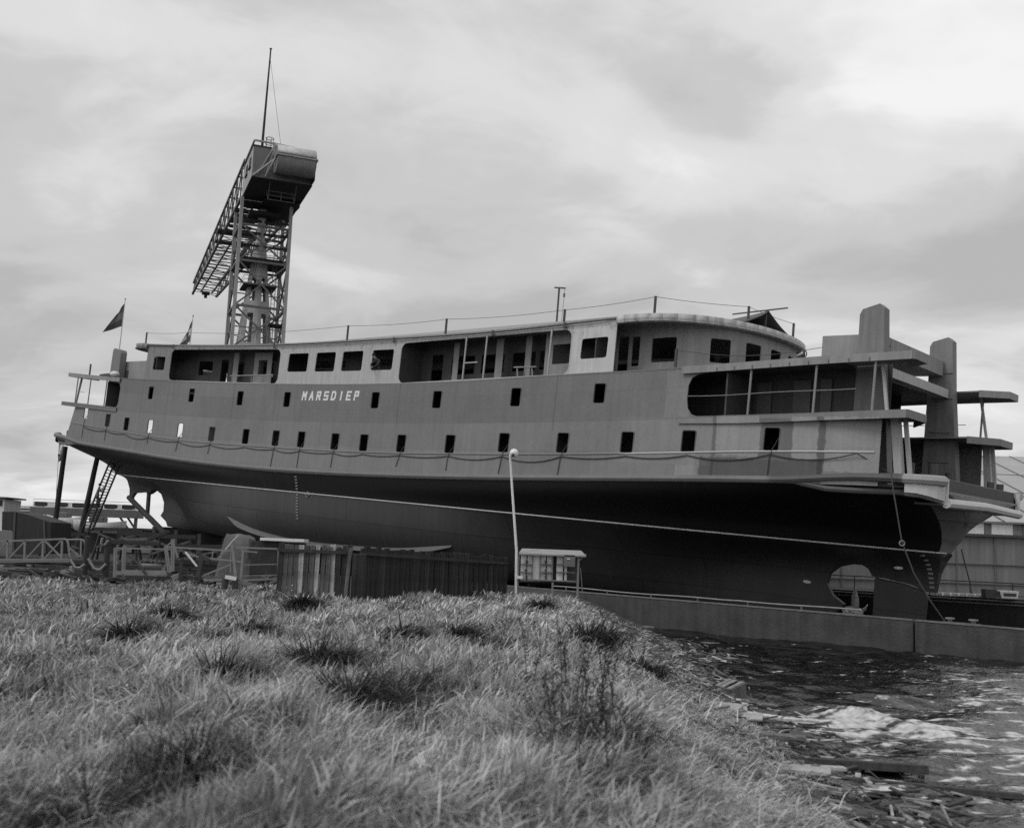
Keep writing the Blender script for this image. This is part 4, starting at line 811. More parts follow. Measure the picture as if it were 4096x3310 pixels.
def trestle(px, py, d, w_, h_, label):
    p = at(px, py, d); z = float(ground_z(p.x, p.y)); t_ = empty('timber_trestle', (p.x, d, z)); tag(t_, label, 'trestle', 'trestles under the hull')
    MB().bar((-w_ / 2, 0, h_), (w_ / 2, 0, h_ + random.uniform(-.08, .08)), 0.2, 0.22).build('beam', m_darkwood, t_)
    for s in (-1, 1):
        for dy in (-.45, .45): MB().bar((s * w_ * .36, 0, h_), (s * w_ * .46, dy, 0), 0.13).build('leg', m_darkwood, t_)
        MB().bar((s * w_ * .42, -.3, h_ * .4), (-s * w_ * .38, -.3, h_ * .85), 0.08, 0.12).build('brace', m_wood, t_)
for a_ in ((470, 2190, 70, 3.2, 2.0, 'dark timber trestle just right of the ladder foot'), (560, 2190, 66, 3.0, 1.8, 'dark timber trestle under the propeller opening at left'), (690, 2190, 60, 2.6, 1.7, 'timber trestle under the hull behind the cage'), (250, 2190, 72, 3.0, 1.6, 'low timber trestle between the two tall shores'), (800, 2190, 56, 2.6, 1.2, 'low timber trestle left of the draped machine')): trestle(*a_)
def stack(px, d, n, l, label):
    p = at(px, 2200, d); z = float(ground_z(p.x, p.y)); t_ = empty('timber_stack', (p.x, d, z)); tag(t_, label, 'timber', 'timber stacks in the yard')
    for k in range(n): MB().bar((-l / 2 + random.uniform(-.2, .2), random.uniform(-.1, .1) + .22 * (k % 3), .12 + .2 * (k // 3)), (l / 2 + random.uniform(-.2, .2), random.uniform(-.1, .1) + .22 * (k % 3), .12 + .2 * (k // 3) + random.uniform(-.04, .08)), 0.18).build('baulk', (m_darkwood, m_wood, m_darkwood)[k % 3], t_)
for a_ in ((380, 44, 9, 3.2, 'stack of dark baulks behind the mooring piles'), (600, 40, 8, 2.8, 'stack of dark baulks behind the cage'), (760, 43, 10, 3.0, 'stack of dark baulks left of the draped machine'), (120, 46, 9, 3.4, 'stack of dark baulks behind the truss gangway')): stack(*a_)
# keel blocks and slip timbers below the hull
m_block = mat('keel_timber', 0.07, 0.9, 0.35, 2, streak=0.3)
for k, x in enumerate(np.arange(-26, 27, 3.3)):
    p = SP(x, 0, 0.2); zg = float(ground_z(p.x, p.y)); hh = max(0.3, p.z - zg)
    o = MB().box((0, 0, hh / 2 - 0.1), (0.5, 3.4, hh + 0.2)).build('keel_block', m_block, None, bevel=0.03); o.location = (p.x, p.y, zg); o.rotation_euler.z = math.atan2(EX.y, EX.x)
    tag(o, 'stacked timber keel block under the hull, %s from its left end' % ORD[k], 'timber', 'keel blocks under the hull')
for k, (x, y0) in enumerate(((-21, -5.5), (-16.5, -6.5), (-13, -6.2))):
    p = SP(x, y0, 0); zg = float(ground_z(p.x, p.y))

# ------------------------------------------------------------------ tower crane behind the ship
az = R(-21.6); JD = Vector((math.sin(az), math.cos(az), 0)); RT = Vector((math.cos(az), -math.sin(az), 0))
C0 = Vector((-33.13, 125.0, 0)); CM = Matrix(((RT.x, JD.x, 0, C0.x), (RT.y, JD.y, 0, C0.y), (0, 0, 1, 0), (0, 0, 0, 1)))
crane = empty('tower_crane'); crane.matrix_world = Matrix.Translation((0, 0, 1.25)) @ CM @ Matrix.Translation((0, 0, -1.25)); tag(crane, 'tall lattice tower crane with boxy machine house and long jib behind the ferry', 'crane')
m_cr = mat('crane_steel', 0.12, 0.6, 0.25, 1.2); m_crl = mat('crane_light_steel', 0.32, 0.6, 0.22, 1.0, streak=0.15); m_crd = mat('crane_dark', 0.02, 0.7, 0.2, 1.2); m_col = mat('crane_column', 0.38, 0.7, 0.2, 0.8, streak=0.3)
LEG = {}
for nm, rb, ab in (('fl', -0.05, 8.3), ('fr', 6.35, 8.3), ('bl', -0.05, 14.5), ('br', 6.35, 14.5)):
    cx_, cy_ = 3.15, 11.4; b0 = Vector((cx_ + (rb - cx_) * 1.03, cy_ + (ab - cy_) * 1.03, 1.2)); b1 = Vector((rb, ab, 47.2)); LEG[nm] = (b0, b1); MB().bar(b0, b1, 0.42, 0.42, up=(0, 1, 0)).build('leg', m_crl, crane)
def lp(nm, z): a, c = LEG[nm]; return a.lerp(c, (z - a.z) / (c.z - a.z))
lev = [2, 9, 15.5, 22, 27.2, 32.8, 38.8, 43.6]
for s0, s1 in (('fl', 'fr'), ('fr', 'br'), ('br', 'bl'), ('bl', 'fl')):
    for z0, z1 in zip(lev[:-1], lev[1:]):
        if z0 < 15: continue
        a0, a1, b0, b1 = lp(s0, z0), lp(s1, z0), lp(s0, z1), lp(s1, z1)
        MB().bar(a0, b1, 0.2).build('brace', m_cr, crane); MB().bar(a1, b0, 0.2).build('brace', m_cr, crane)
        MB().bar(b0, b1, 0.24, 0.3).build('girt', m_cr, crane)
        m0, m1 = a0.lerp(b0, 0.5), a1.lerp(b1, 0.5)
        MB().bar(m0, m1, 0.1, 0.14).build('girt', m_cr, crane)
cc = (3.05, 11.4)
# tapered slotted column
b = MB()
for i in range(6):
    a0, a1 = R(60 * i + 30), R(60 * i + 90)
    def cp(a, z, w=1.0): r = 2.75 - (z - 26) * 0.12 if z > 20 else 3.47; return Vector((cc[0] + r * math.cos(a) * w, cc[1] + r * math.sin(a) * w, z))
    secs = [(1.2, 24.0, 0), (24.0, 26.4, 1), (26.4, 28.3, 0), (28.3, 32.3, 1), (32.3, 34.0, 0), (34.0, 37.2, 1), (37.2, 41.5, 0)]
    for z0, z1, slot in secs:
        zs_ = np.linspace(z0, z1, 3)
        for za, zb in zip(zs_[:-1], zs_[1:]):
            for t0, t1 in (((0, 0.30), (0.70, 1)) if slot else ((0, 1),)):
                q0, q1 = cp(a0, za), cp(a1, za); q2, q3 = cp(a1, zb), cp(a0, zb); b.add([q0.lerp(q1, t0), q0.lerp(q1, t1), q3.lerp(q2, t1), q3.lerp(q2, t0)], [(0, 1, 2, 3)])
o = b.build('column', m_col, crane); so = o.modifiers.new('plate', 'SOLIDIFY'); so.thickness = 0.18; so.offset = -1
MB().tube([(cc[0], cc[1], 41), (cc[0], cc[1], 46.8)], 0.55, 10).build('slewing_post', m_col, crane, True)
def deck(z, r0, r1, a0, a1, name='platform'):
    d_ = MB().box(((r0 + r1) / 2, (a0 + a1) / 2, z), (r1 - r0, a1 - a0, 0.22)).build(name, m_crd, crane)
    for q in (((r0, a0), (r1, a0)), ((r1, a0), (r1, a1)), ((r0, a0), (r0, a1))):
        for hh in (0.55, 1.05): MB().tube([(q[0][0], q[0][1], z + hh), (q[1][0], q[1][1], z + hh)], 0.035, 4).build('handrail', m_cr, d_)
    return d_
deck(39.3, 0.1, 6.3, 8.5, 14.4); deck(36.0, 1.0, 5.3, 9.0, 13.5); deck(30.9, 4.6, 6.4, 9.0, 11.0)
for k in range(3):
    z = 41 + 1.7 * k; MB().bar((0.3, 8.6, z), (6.1, 14, z + 1.4), 0.3).build('brace', m_crd, crane); MB().bar((6.1, 8.6, z), (0.3, 14, z + 1.4), 0.3).build('brace', m_crd, crane)
MB().box((3.15, 11.4, 45.8), (4.0, 3.6, 0.5)).build('slewing_deck', m_crd, crane)
for r in (4.7, 5.15): MB().tube([(r, 9.6, 20), (r, 9.6, 45)], 0.05, 5).build('ladder_stile', m_cr, crane)
for k in range(34): MB().bar((4.7, 9.6, 22 + 0.65 * k), (5.15, 9.6, 22 + 0.65 * k), 0.05).build('ladder_rung', m_cr, crane)
# machine house
hs_ = MB(); H0, H1 = 47.3, 51.2
hs_.box((3.7, 4.6, (H0 + H1) / 2), (7.4, 9.2, H1 - H0)); hh_ = hs_.build('machine_house', mat('machine_house_paint', 0.16, 0.6, 0.2, 0.8, streak=0.25), crane)
MB().box((-0.02, 4.6, (H0 + H1) / 2), (0.06, 9.1, H1 - H0 - 0.04)).build('side_cladding', mat('house_cladding', 0.36, 0.7, 0.12, 1), hh_)
MB().box((3.7, 4.6, H1 + 0.07), (7.6, 9.4, 0.14)).build('roof', m_crd, hh_); MB().box((3.7, 4.6, H0 - 0.05), (7.5, 9.3, 0.1)).build('floor', m_crd, hh_)
m_glass = mat('pale_glass', 0.85, 0.15, 0.05, 1, spec=0.6)
for a in (2.1, 5.2):
    wn_ = MB().box((-0.07, a, 49.6), (0.05, 1.35, 1.15)).build('window', m_glass, hh_)
    for da in (-0.68, -0.22, 0.22, 0.68): MB().box((-0.1, a + da, 49.6), (0.05, 0.06, 1.2)).build('glazing_bar', m_crd, wn_)
    for dz_ in (-0.6, 0, 0.6): MB().box((-0.11, a, 49.6 + dz_), (0.05, 1.4, 0.06)).build('glazing_bar', m_crd, wn_)
    MB().box((-0.15, a, 48.95), (0.2, 1.55, 0.08)).build('sill', m_crd, wn_)
# counterweight drum in front of the house
cwt = MB(); cwt.tube([(2.5, -1.7, 49.3), (7.25, -1.7, 49.3)], 1.65, 28); dr = cwt.build('counterweight_drum', mat('drum_paint', 0.22, 0.6, 0.25, 0.8, streak=0.3), crane, True)
b = MB(); th = np.linspace(R(8), R(172), 15)
V = [(r, -1.7 - 1.7 * math.cos(t), 49.45 + 1.62 * math.sin(t)) for r in (2.45, 7.2) for t in th]; n_ = len(th); b.add(V, [(i, i + 1, i + 1 + n_, i + n_) for i in range(n_ - 1)]); o = b.build('drum_cover', mat('drum_cover_paint', 0.5, 0.6, 0.3, 1.2, streak=0.2), dr, True); so = o.modifiers.new('plate', 'SOLIDIFY'); so.thickness = 0.05
MB().box((4.85, -2.6, 49.42), (5.1, 1.9, 0.16)).build('drum_shelf', m_crl, dr)
MB().box((7.35, -0.9, 49.2), (0.12, 1.9, 3.7)).build('end_plate', m_crd, crane)
for p, q2 in (((0.0, 0, 51.9), (0.0, 9, 51.9)), ((0.1, -0.05, 51.9), (2.6, -0.05, 51.9)), ((2.6, -0.1, 51.9), (0.6, -0.1, 47.6)), ((2.6, -0.1, 51.9), (1.7, -0.3, 47.7)), ((2.6, -0.1, 51.9), (3.1, -1.6, 49.5)), ((0.1, -0.1, 47.4), (2.5, -1.9, 49.4)), ((1.6, -0.3, 47.4), (2.4, -2.4, 49.3)), ((2.6, 0, 51.9), (6.4, 0, 51.7))):
    MB().bar(p, q2, 0.2).build('strut', m_crl, crane)
cage = MB()
for zc in (52.2, 52.9): cage.tube([(2.0 + 0.5 * math.cos(t), 1.2 + 0.5 * math.sin(t), zc) for t in np.linspace(0, 2 * math.pi, 13)], 0.05, 4)
for t in np.linspace(0, 2 * math.pi, 6): cage.bar((2 + .5 * math.cos(t), 1.2 + .5 * math.sin(t), 51.3), (2 + .5 * math.cos(t), 1.2 + .5 * math.sin(t), 52.9), 0.05)
cage.build('hatch_rail', m_cr, crane)
MB().tube([(1.2, 2.0, 51.2), (1.45, 2.0, 65.0)], [0.17, 0.09], 8).build('mast', m_crd, crane, True); MB().box((1.45, 2.0, 65.05), (0.28, 0.28, 0.1)).build('mast_cap', m_crd, crane)
MB().tube([(1.43, 2.0, 63.9), (3.6, 1.5, 51.5)], 0.02, 4).build('stay', m_crd, crane)
# maintenance cradle under the house
for r in (2.3, 5.6):
    MB().bar((r, 0.6, 47.2), (r + 0.1, 2.2, 45.4), 0.09).build('cradle_hanger', m_cr, crane); MB().bar((r, 3.6, 47.2), (r + 0.1, 2.2, 45.4), 0.09).build('cradle_hanger', m_cr, crane)
for z in (45.4, 45.95, 46.5): MB().bar((2.4, 2.2, z), (5.7, 2.2, z), 0.07).build('cradle_rail', m_cr, crane)
MB().bar((4, 2.2, 45.4), (4, 2.2, 46.5), 0.07).build('cradle_rail', m_cr, crane)
MB().box((4.9, 12.6, 46.9), (4.7, 11.0, 0.25)).build('ballast_tray', m_crd, crane)
# jib: four chords, verticals, diagonals, ties
def jp(side, topz, a):
    t = (a - 9) / 55.0; r = (-0.1 - 1.2 * t) if side < 0 else (7.4 - 4.6 * t); return Vector((r, a, (52.0 - 4.0 * t) if topz else (47.3 - 1.3 * t)))
for sd in (-1, 1):
    for tz in (0, 1): MB().bar(jp(sd, tz, 8 if tz else 9), jp(sd, tz, 64), 0.34 if tz == 0 else 0.26, 0.4 if tz == 0 else 0.3).build('jib_chord', m_cr, crane)
aa = np.linspace(10, 64, 15)
for a, c in zip(aa[:-1], aa[1:]):
    for sd in (-1, 1):
        MB().bar(jp(sd, 0, a), jp(sd, 1, a), 0.16).build('jib_vertical', m_cr, crane); MB().bar(jp(sd, 1, a), jp(sd, 0, c), 0.13).build('jib_diagonal', m_cr, crane)
    for tz in (0, 1):
        MB().bar(jp(-1, tz, a), jp(1, tz, a), 0.14).build('jib_tie', m_cr, crane); MB().bar(jp(-1, tz, a), jp(1, tz, c), 0.09).build('jib_tie', m_cr, crane)
    if a < 40: MB().bar(jp(1, 0, a), jp(-1, 0, c), 0.09).build('jib_tie', m_cr, crane)
    MB().bar(jp(-1, 0, (a + c) / 2), jp(1, 0, (a + c) / 2), 0.09).build('jib_tie', m_cr, crane)
for r in (0.28, 0.72):
    MB().bar(jp(-1, 0, 10).lerp(jp(1, 0, 10), r), jp(-1, 0, 62).lerp(jp(1, 0, 62), r), 0.16, 0.3).build('trolley_rail', m_crd, crane)
MB().box(jp(-1, 0, 62.5).lerp(jp(1, 0, 62.5), 0.5), (1.3, 1.0, 0.5)).build('trolley', m_crd, crane); MB().box(jp(-1, 0, 62.5).lerp(jp(1, 0, 62.5), 0.5) - Vector((0, 0, .5)), (0.5, 0.5, 0.7)).build('hook_block', m_crd, crane)
for a0, a1, rr_ in ((9.3, 11.5, 2.6), (13, 14.2, 3), (15.5, 16.2, 2.2), (18, 19.5, 3.2), (21, 21.8, 3), (24, 26, 5.5), (30, 31, 5.0)): MB().box((1.4, (a0 + a1) / 2, 46.9), (rr_, a1 - a0, 0.3)).build('jib_walkway', m_crd, crane)
# ------------------------------------------------------------------ yard to the left
def ub(px0, px1, py0, py1, d, th):                       # upright block seen between those marks, d metres away
    xm, ym = (px0 + px1) / 2, (py0 + py1) / 2; x0 = at(px0, ym, d).x; x1 = at(px1, ym, d).x; z1 = at(xm, py0, d).z; z0 = at(xm, py1, d).z
    return Vector(((x0 + x1) / 2, d + th / 2, (z0 + z1) / 2)), (x1 - x0, th, z1 - z0)
def blk(name, px0, px1, py0, py1, d, th, m, root, bevel=0.0):
    c, s = ub(px0, px1, py0, py1, d, th); return MB().box(c - root.matrix_world.translation, s).build(name, m, root, bevel=bevel)
def thing(name, label, cat, loc, group=None):
    o = empty(name, loc); o.matrix_world = Matrix.Translation(loc); return tag(o, label, cat, group)
def gz(p): return float(ground_z(p.x, p.y))
def foot(px, py, d): p = at(px, py, d); return Vector((p.x, p.y, gz(p)))
def L(p, root): return Vector(p) - root.matrix_world.translation
m_whitew = mat('whitewash', 0.7, 0.7, 0.12, 2, streak=0.1); m_darkglass = mat('dark_panel', 0.04, 0.4, 0.15, 2); m_girder = mat('girder_paint', 0.14, 0.6, 0.2, 1.5, streak=0.15)
gw = thing('elevated_gangway', 'raised grey gangway with white parapet of dark six-sided openings beyond the shores', 'gangway', foot(330, 2100, 98))
pa, pb = at(118, 2046, 98), at(557, 2062, 98); zt_, zb_ = at(330, 2033, 98).z, at(330, 2064, 98).z
MB().box(L(((pa.x + pb.x) / 2, 98.6, (zt_ + zb_) / 2), gw), (pb.x - pa.x, 1.2, zt_ - zb_)).build('girder', m_girder, gw)
zp = at(330, 2011, 98).z
hexs = [160, 243, 312, 372, 441, 512]; xs0 = at(128, 2040, 98).x; xs1 = at(545, 2040, 98).x
hl = []
for hx in hexs:
    c = at(hx, 2022, 98).x; w2 = 0.66; zc = (zt_ + zp) / 2 + 0.02; hl.append([(c + w2, zc - .13), (c + w2, zc + .16), (c + .35, zc + .24), (c - .35, zc + .24), (c - w2, zc + .16), (c - w2, zc - .13), (c - .35, zc - .22), (c + .35, zc - .22)])
sheet('parapet', [(xs0, zt_), (xs1, zt_), (xs1, zp), (xs0, zp)], hl, lambda u, v: tuple(L((u, 98.1, v), gw)), m_whitew, gw, 1.0, 0.5, 0.06, smooth=False)
for hx in hexs: MB().box(L((at(hx, 2022, 98).x, 98.3, (zt_ + zp) / 2), gw), (1.36, 0.06, zp - zt_)).build('panel', m_darkglass, gw)
MB().tube([L((xs0, 98.0, zp + 0.22), gw), L((xs1, 98.0, zp + 0.22), gw)], 0.025, 5).build('handrail', m_pale, gw)
for px in (132, 250, 390, 545):
    p = at(px, 2060, 98.6); MB().bar(L((p.x, 98.6, zb_), gw), L((p.x, 98.6, 1.2), gw), 0.25).build('leg', m_girder, gw)
for a, c in (((268, 2064), (212, 2105)), ((400, 2066), (455, 2122)), ((480, 2068), (535, 2145)), ((510, 2068), (560, 2145))): MB().bar(L(at(*a, 98.6), gw), L(at(*c, 98.6), gw), 0.16).build('brace', m_girder, gw)
sh = thing('boathouse', 'low distant shed with a pale sloping roof behind the dark steel bow', 'shed', foot(70, 2090, 112))
c, s = ub(-40, 122, 2040, 2105, 112, 8); MB().box(L(c, sh), s).build('wall', m_girder, sh); z = at(40, 2042, 112).z; z2 = at(40, 2018, 112).z; x0, x1 = at(-40, 2040, 112).x, at(118, 2040, 112).x
b = MB(); b.add([L(p, sh) for p in ((x0, 111.8, z), (x1, 111.8, z), (x1 - 1.5, 116, z2), (x0, 116, z2), (x0, 120.2, z), (x1, 120.2, z))], [(0, 1, 2, 3), (3, 2, 5, 4), (1, 5, 2)]); b.build('roof', mat('pale_roof', 0.33, 0.8, 0.3, 1, streak=0.3), sh)
MB().box(L((x0 + 2.4, 113.4, (z + z2) / 2 + 0.25), sh), (3.0, 1.6, 0.08)).build('rooflight', m_whitew, sh)
ct = thing('watch_cabin', 'small pale cabin with a flat roof at the left edge', 'cabin', foot(0, 2080, 74))
c, s = ub(-70, 14, 1994, 2120, 74, 2.5); MB().box(L(c, ct), s).build('wall', m_whitew, ct); blk('window', -20, 9, 1998, 2022, 73.95, 0.06, m_darkglass, ct)
c, s = ub(-75, 25, 1985, 1991, 73.7, 3.1); MB().box(L(c, ct), s).build('roof', m_dkgrey, ct)
# boats laid up behind
def boat(px0, px1, py, d, label, hgt=0.9):
    bt = thing('laid_up_boat', label, 'boat', foot((px0 + px1) / 2, 2110, d)); x0, x1 = at(px0, py, d).x, at(px1, py, d).x; z = at((px0 + px1) / 2, py, d).z; Ln = x1 - x0; b_ = MB(); V = []
    for i in range(13):
        t = i / 12; x = x0 + Ln * t; w2 = 0.9 * (math.sin(math.pi * min(1, 0.06 + t * 0.94)) ** 0.6) * (1 if t < .97 else .4); zs_ = z + 0.25 * (2 * t - 1) ** 2
        V += [(x, d - w2, zs_), (x, d - w2 * .8, zs_ - hgt * .6), (x, d, zs_ - hgt), (x, d + w2 * .8, zs_ - hgt * .6), (x, d + w2, zs_)]
    F = [(i * 5 + j, (i + 1) * 5 + j, (i + 1) * 5 + j + 1, i * 5 + j + 1) for i in range(12) for j in range(4)]
    b_.add([L(v, bt) for v in V], F); h = b_.build('hull', m_whitew, bt, True); so = h.modifiers.new('t', 'SOLIDIFY'); so.thickness = 0.04
    MB().box(L((x0 + Ln * .45, d, z + 0.25), bt), (Ln * .3, 1.0, 0.5)).build('cuddy', m_girder, bt, bevel=0.08)
    for f in (.3, .7): MB().bar(L((x0 + Ln * f, d, z - hgt), bt), L((x0 + Ln * f, d, 1.2), bt), 0.3, 1.2).build('cradle', m_darkwood, bt)
    return bt
boat(180, 345, 2071, 94, 'pale laid-up boat lying under the gangway, left of two'); boat(300, 505, 2090, 92, 'pale laid-up boat behind the ladder foot, right of two')
# dark steel bow section
m_rust = mat('rusty_plate', 0.028, 0.65, 0.3, 1.0, bump=0.2, streak=0.3)
st = thing('steel_bow_section', 'dark rusty steel bow section standing behind the truss gangway', 'hull section', foot(100, 2200, 53))
P = [(8, 2044), (60, 2044), (110, 2056), (170, 2076), (205, 2087), (203, 2215), (60, 2215), (48, 2120), (6, 2118)]
b = MB(); b.prism([(at(px, py, 53).x, at(px, py, 53).z) for px, py in P], 53, 56.5, lambda x, y, z: tuple(L((x - (y - 53) * .12, y, z), st))); b.build('plating', m_rust, st, bevel=0.03)
for a, c in (((60, 2046), (52, 2210)), ((176, 2080), (180, 2212))): MB().bar(L(at(*a, 52.97), st), L(at(*c, 52.97), st), 0.05, 0.1).build('frame_rib', m_dkgrey, st)
bg_ = thing('steel_barge', 'low dark grey barge side behind the shores', 'barge', foot(400, 2180, 95.5))
c, s = ub(190, 640, 2112, 2175, 95.5, 6); MB().box(L(c, bg_), s).build('hull', m_dkgrey, bg_, bevel=0.1); c, s = ub(190, 640, 2106, 2113, 95.4, 6.2); MB().box(L(c, bg_), s).build('gunwale', m_girder, bg_)
# truss gangway lying in front
def barpx(root, name, a, c, d, w, m, d2=None): return MB().bar(L(at(*a, d), root), L(at(*c, d2 or d), root), w * 0.78).build(name, m, root)
m_gal = mat('galvanised', 0.21, 0.55, 0.25, 3, metal=0.1)
tg = thing('truss_gangway', 'pale steel truss gangway lying on the grass at the left edge', 'gangway', foot(140, 2240, 33))
for dd in (33, 34.0):
    barpx(tg, 'top_chord', (-120, 2168), (258, 2154), dd, 0.07, m_gal); barpx(tg, 'bottom_chord', (-120, 2238), (277, 2236), dd, 0.08, m_gal); barpx(tg, 'bottom_chord', (-120, 2246), (277, 2244), dd, 0.06, m_gal)
    for x in (-5, 31, 100, 173, 249): barpx(tg, 'upright', (x, 2160), (x - 3, 2240), dd, 0.07, m_gal)
    for x in (-38, 31, 100, 173): barpx(tg, 'diagonal', (x, 2238), (x + 70, 2162), dd, 0.05, m_gal)
    barpx(tg, 'diagonal', (178, 2160), (246, 2228), dd, 0.06, m_gal)
MB().tube([L(at(x, y, 33), tg) for x, y in ((256, 2154), (266, 2158), (272, 2170), (280, 2230))], 0.035, 6).build('end_loop', m_gal, tg, True)
MB().tube([L(at(x, y, 33.6), tg) for x, y in ((266, 2158), (325, 2157), (337, 2162), (340, 2178))], 0.03, 6).build('end_loop', m_gal, tg, True); barpx(tg, 'upright', (325, 2158), (322, 2228), 33.6, 0.05, m_gal)
barpx(tg, 'brace', (278, 2190), (318, 2226), 33.6, 0.06, m_gal)
# two mooring piles with a chain
for (x0, y0, x1, y1, d, lb) in ((352, 2145, 337, 2290, 31.5, 'leaning black mooring pile beside the end of the truss gangway'), (433, 2150, 421, 2296, 31, 'leaning black mooring pile with chain wound round its head, left of the cage')):
    pl_ = thing('mooring_pile', lb, 'pile', foot((x0 + x1) / 2, y1, d), 'mooring piles in the grass')
    MB().tube([L(at(x1, y1 + 10, d), pl_), L(at(x0, y0, d), pl_), L(at(x0 + 1, y0 - 4, d), pl_)], [0.085, 0.085, 0.05], 10).build('shaft', m_darkwood, pl_, True)
ch = thing('mooring_chain', 'heavy pale chain, drawn as plain tube, looped low between the two black mooring piles', 'hose', foot(380, 2270, 30.9))
for q in (((280, 2235), (300, 2268), (320, 2270), (338, 2256)), ((352, 2232), (375, 2272), (400, 2278), (424, 2255)), ((434, 2160), (420, 2178), (404, 2174), (410, 2150))):
    MB().tube([L(at(x, y, 30.9), ch) for x, y in q], 0.04, 6).build('loop', m_gal, ch, True)  # chain loops shaped as smooth tubes without links
# cage of light bars with a trough of coal
cg = thing('steel_cage', 'open pale steel cage frame lying in the grass between the piles and the fence', 'frame', foot(560, 2300, 30.5))
for dd, o_ in ((30.2, 0), (31.3, 8)):
    for a, c in (((493, 2185), (490, 2300)), ((659, 2185), (674, 2290)), ((688, 2155), (686, 2285)), ((459, 2190), (456, 2308))): barpx(cg, 'post', (a[0] + o_, a[1]), (c[0] + o_, c[1]), dd, 0.06, m_gal)
    barpx(cg, 'rail', (462 + o_, 2191), (690 + o_, 2196), dd, 0.05, m_gal)
barpx(cg, 'floor_plank', (488, 2286), (668, 2289), 30.2, 0.14, m_gal); barpx(cg, 'floor_plank', (460, 2290), (668, 2296), 31.0, 0.14, m_gal)
for y in (2198, 2222, 2248): barpx(cg, 'rung', (459, y), (476, y + 2), 30.6, 0.04, m_gal)
barpx(cg, 'brace', (690, 2162), (712, 2230), 30.2, 0.06, m_gal); barpx(cg, 'brace', (664, 2186), (688, 2165), 30.2, 0.05, m_gal)
barpx(cg, 'bent_bar', (505, 2215), (560, 2258), 30.1, 0.05, m_iron); barpx(cg, 'bent_bar', (560, 2258), (585, 2300), 30.1, 0.07, m_iron)
tr = thing('coal_trough', 'half-round pale trough filled with dark lumps inside the cage', 'trough', foot(610, 2280, 32))
a, c = at(565, 2262, 32), at(655, 2262, 32); b = MB(); V = []
for x in (a.x, c.x):
    for t in np.linspace(0, math.pi, 9): V.append(L((x, 32 + 0.22 * math.cos(t), a.z + 0.08 - 0.2 * math.sin(t)), tr))
b.add(V, [(i, i + 1, i + 10, i + 9) for i in range(8)]); o = b.build('shell', m_gal, tr, True); so = o.modifiers.new('t', 'SOLIDIFY'); so.thickness = 0.02
b = MB()
for k in range(60): b.sphere(L((random.uniform(a.x, c.x), 32 + random.uniform(-.17, .17), a.z + 0.08 + random.uniform(0, .09)), tr), random.uniform(.03, .06), 6, 4)
o = b.build('lumps', m_dkgrey, tr); o['kind'] = 'stuff'
def beam(name, a, c, d, w, m, label, cat='beam', d2=None, group=None):
    A, B_ = at(*a, d), at(*c, d2 or d); o = MB().bar(Vector((0, 0, 0)), B_ - A, w, w * .7).build(name, m, None, bevel=0.01); o.location = A; return tag(o, label, cat, group)
beam('steel_bar', (742, 2207), (788, 2265), 31, 0.07, m_whitew, 'short white steel bar standing aslant right of the cage', 'bar')
beam('steel_bar', (755, 2217), (796, 2226), 31.2, 0.06, m_gal, 'grey steel bar laid against the white slanting bar', 'bar')
beam('timber_beam', (445, 2164), (640, 2174), 39, 0.22, m_darkwood, 'long dark timber lying behind the cage below the shore', 'timber')
beam('timber_beam', (500, 2160), (590, 2155), 41, 0.16, m_wood, 'pale timber lying atop the long dark timber', 'timber')
beam('timber_beam', (585, 2160), (676, 2125), 42, 0.2, m_darkwood, 'dark slanting timber crossing the foot of the thick shore', 'timber')
hk = thing('iron_bracket', 'black iron bracket leaning between the cage and the pale frame', 'bracket', foot(790, 2300, 30.3))
b = MB(); b.prism([(at(x, y, 30.3).x, at(x, y, 30.3).z) for x, y in ((800, 2190), (812, 2188), (806, 2215), (842, 2232), (838, 2246), (815, 2240), (800, 2312), (782, 2306), (796, 2260), (797, 2210))], 30.25, 30.4, lambda x, y, z: tuple(L((x, y, z), hk))); b.build('plate', m_iron, hk, bevel=0.01)
b = MB(); b.prism([(at(x, y, 30.3).x, at(x, y, 30.3).z) for x, y in ((705, 2240), (728, 2228), (724, 2250), (722, 2318), (708, 2318), (712, 2258))], 30.4, 30.5, lambda x, y, z: tuple(L((x, y, z), hk))); b.build('plate', m_iron, hk, bevel=0.01)
pf_ = thing('guard_railing', 'pale pipe frame with horizontal rails standing left of the plank fence', 'frame', foot(960, 2330, 30))
for a, c, w2 in (((930, 2176), (944, 2310), 0.10), ((973, 2200), (960, 2362), 0.08), ((852, 2205), (848, 2232), 0.04), ((925, 2180), (922, 2290), 0.04), ((1114, 2190), (1112, 2330), 0.06)): barpx(pf_, 'post', a, c, 30, w2, m_gal)
for a, c, w2 in (((660, 2186), (930, 2202), 0.06), ((938, 2188), (1115, 2194), 0.06), ((840, 2232), (968, 2246), 0.06), ((970, 2202), (1030, 2208), 0.05), ((972, 2258), (1114, 2255), 0.03), ((968, 2302), (1112, 2298), 0.03), ((966, 2320), (1112, 2314), 0.06), ((815, 2300), (925, 2256), 0.06), ((815, 2318), (960, 2320), 0.07), ((940, 2185), (973, 2200), 0.04), ((872, 2232), (895, 2205), 0.05)): barpx(pf_, 'rail', a, c, 30, w2, m_gal)
barpx(pf_, 'shelf', (902, 2306), (945, 2314), 29.7, 0.12, m_whitew)
for k in range(2): o = MB().tube([at(900 + 40 * k, 2310, 29.9) + Vector((0, 0, 0)), at(898 + 42 * k, 2355, 29.9)], 0.09, 8).build('iron_stump', m_iron, None); tag(o, ('left' if k == 0 else 'right') + ' one of two short black stumps below the pale pipe frame', 'stump', 'stumps below the pipe frame')
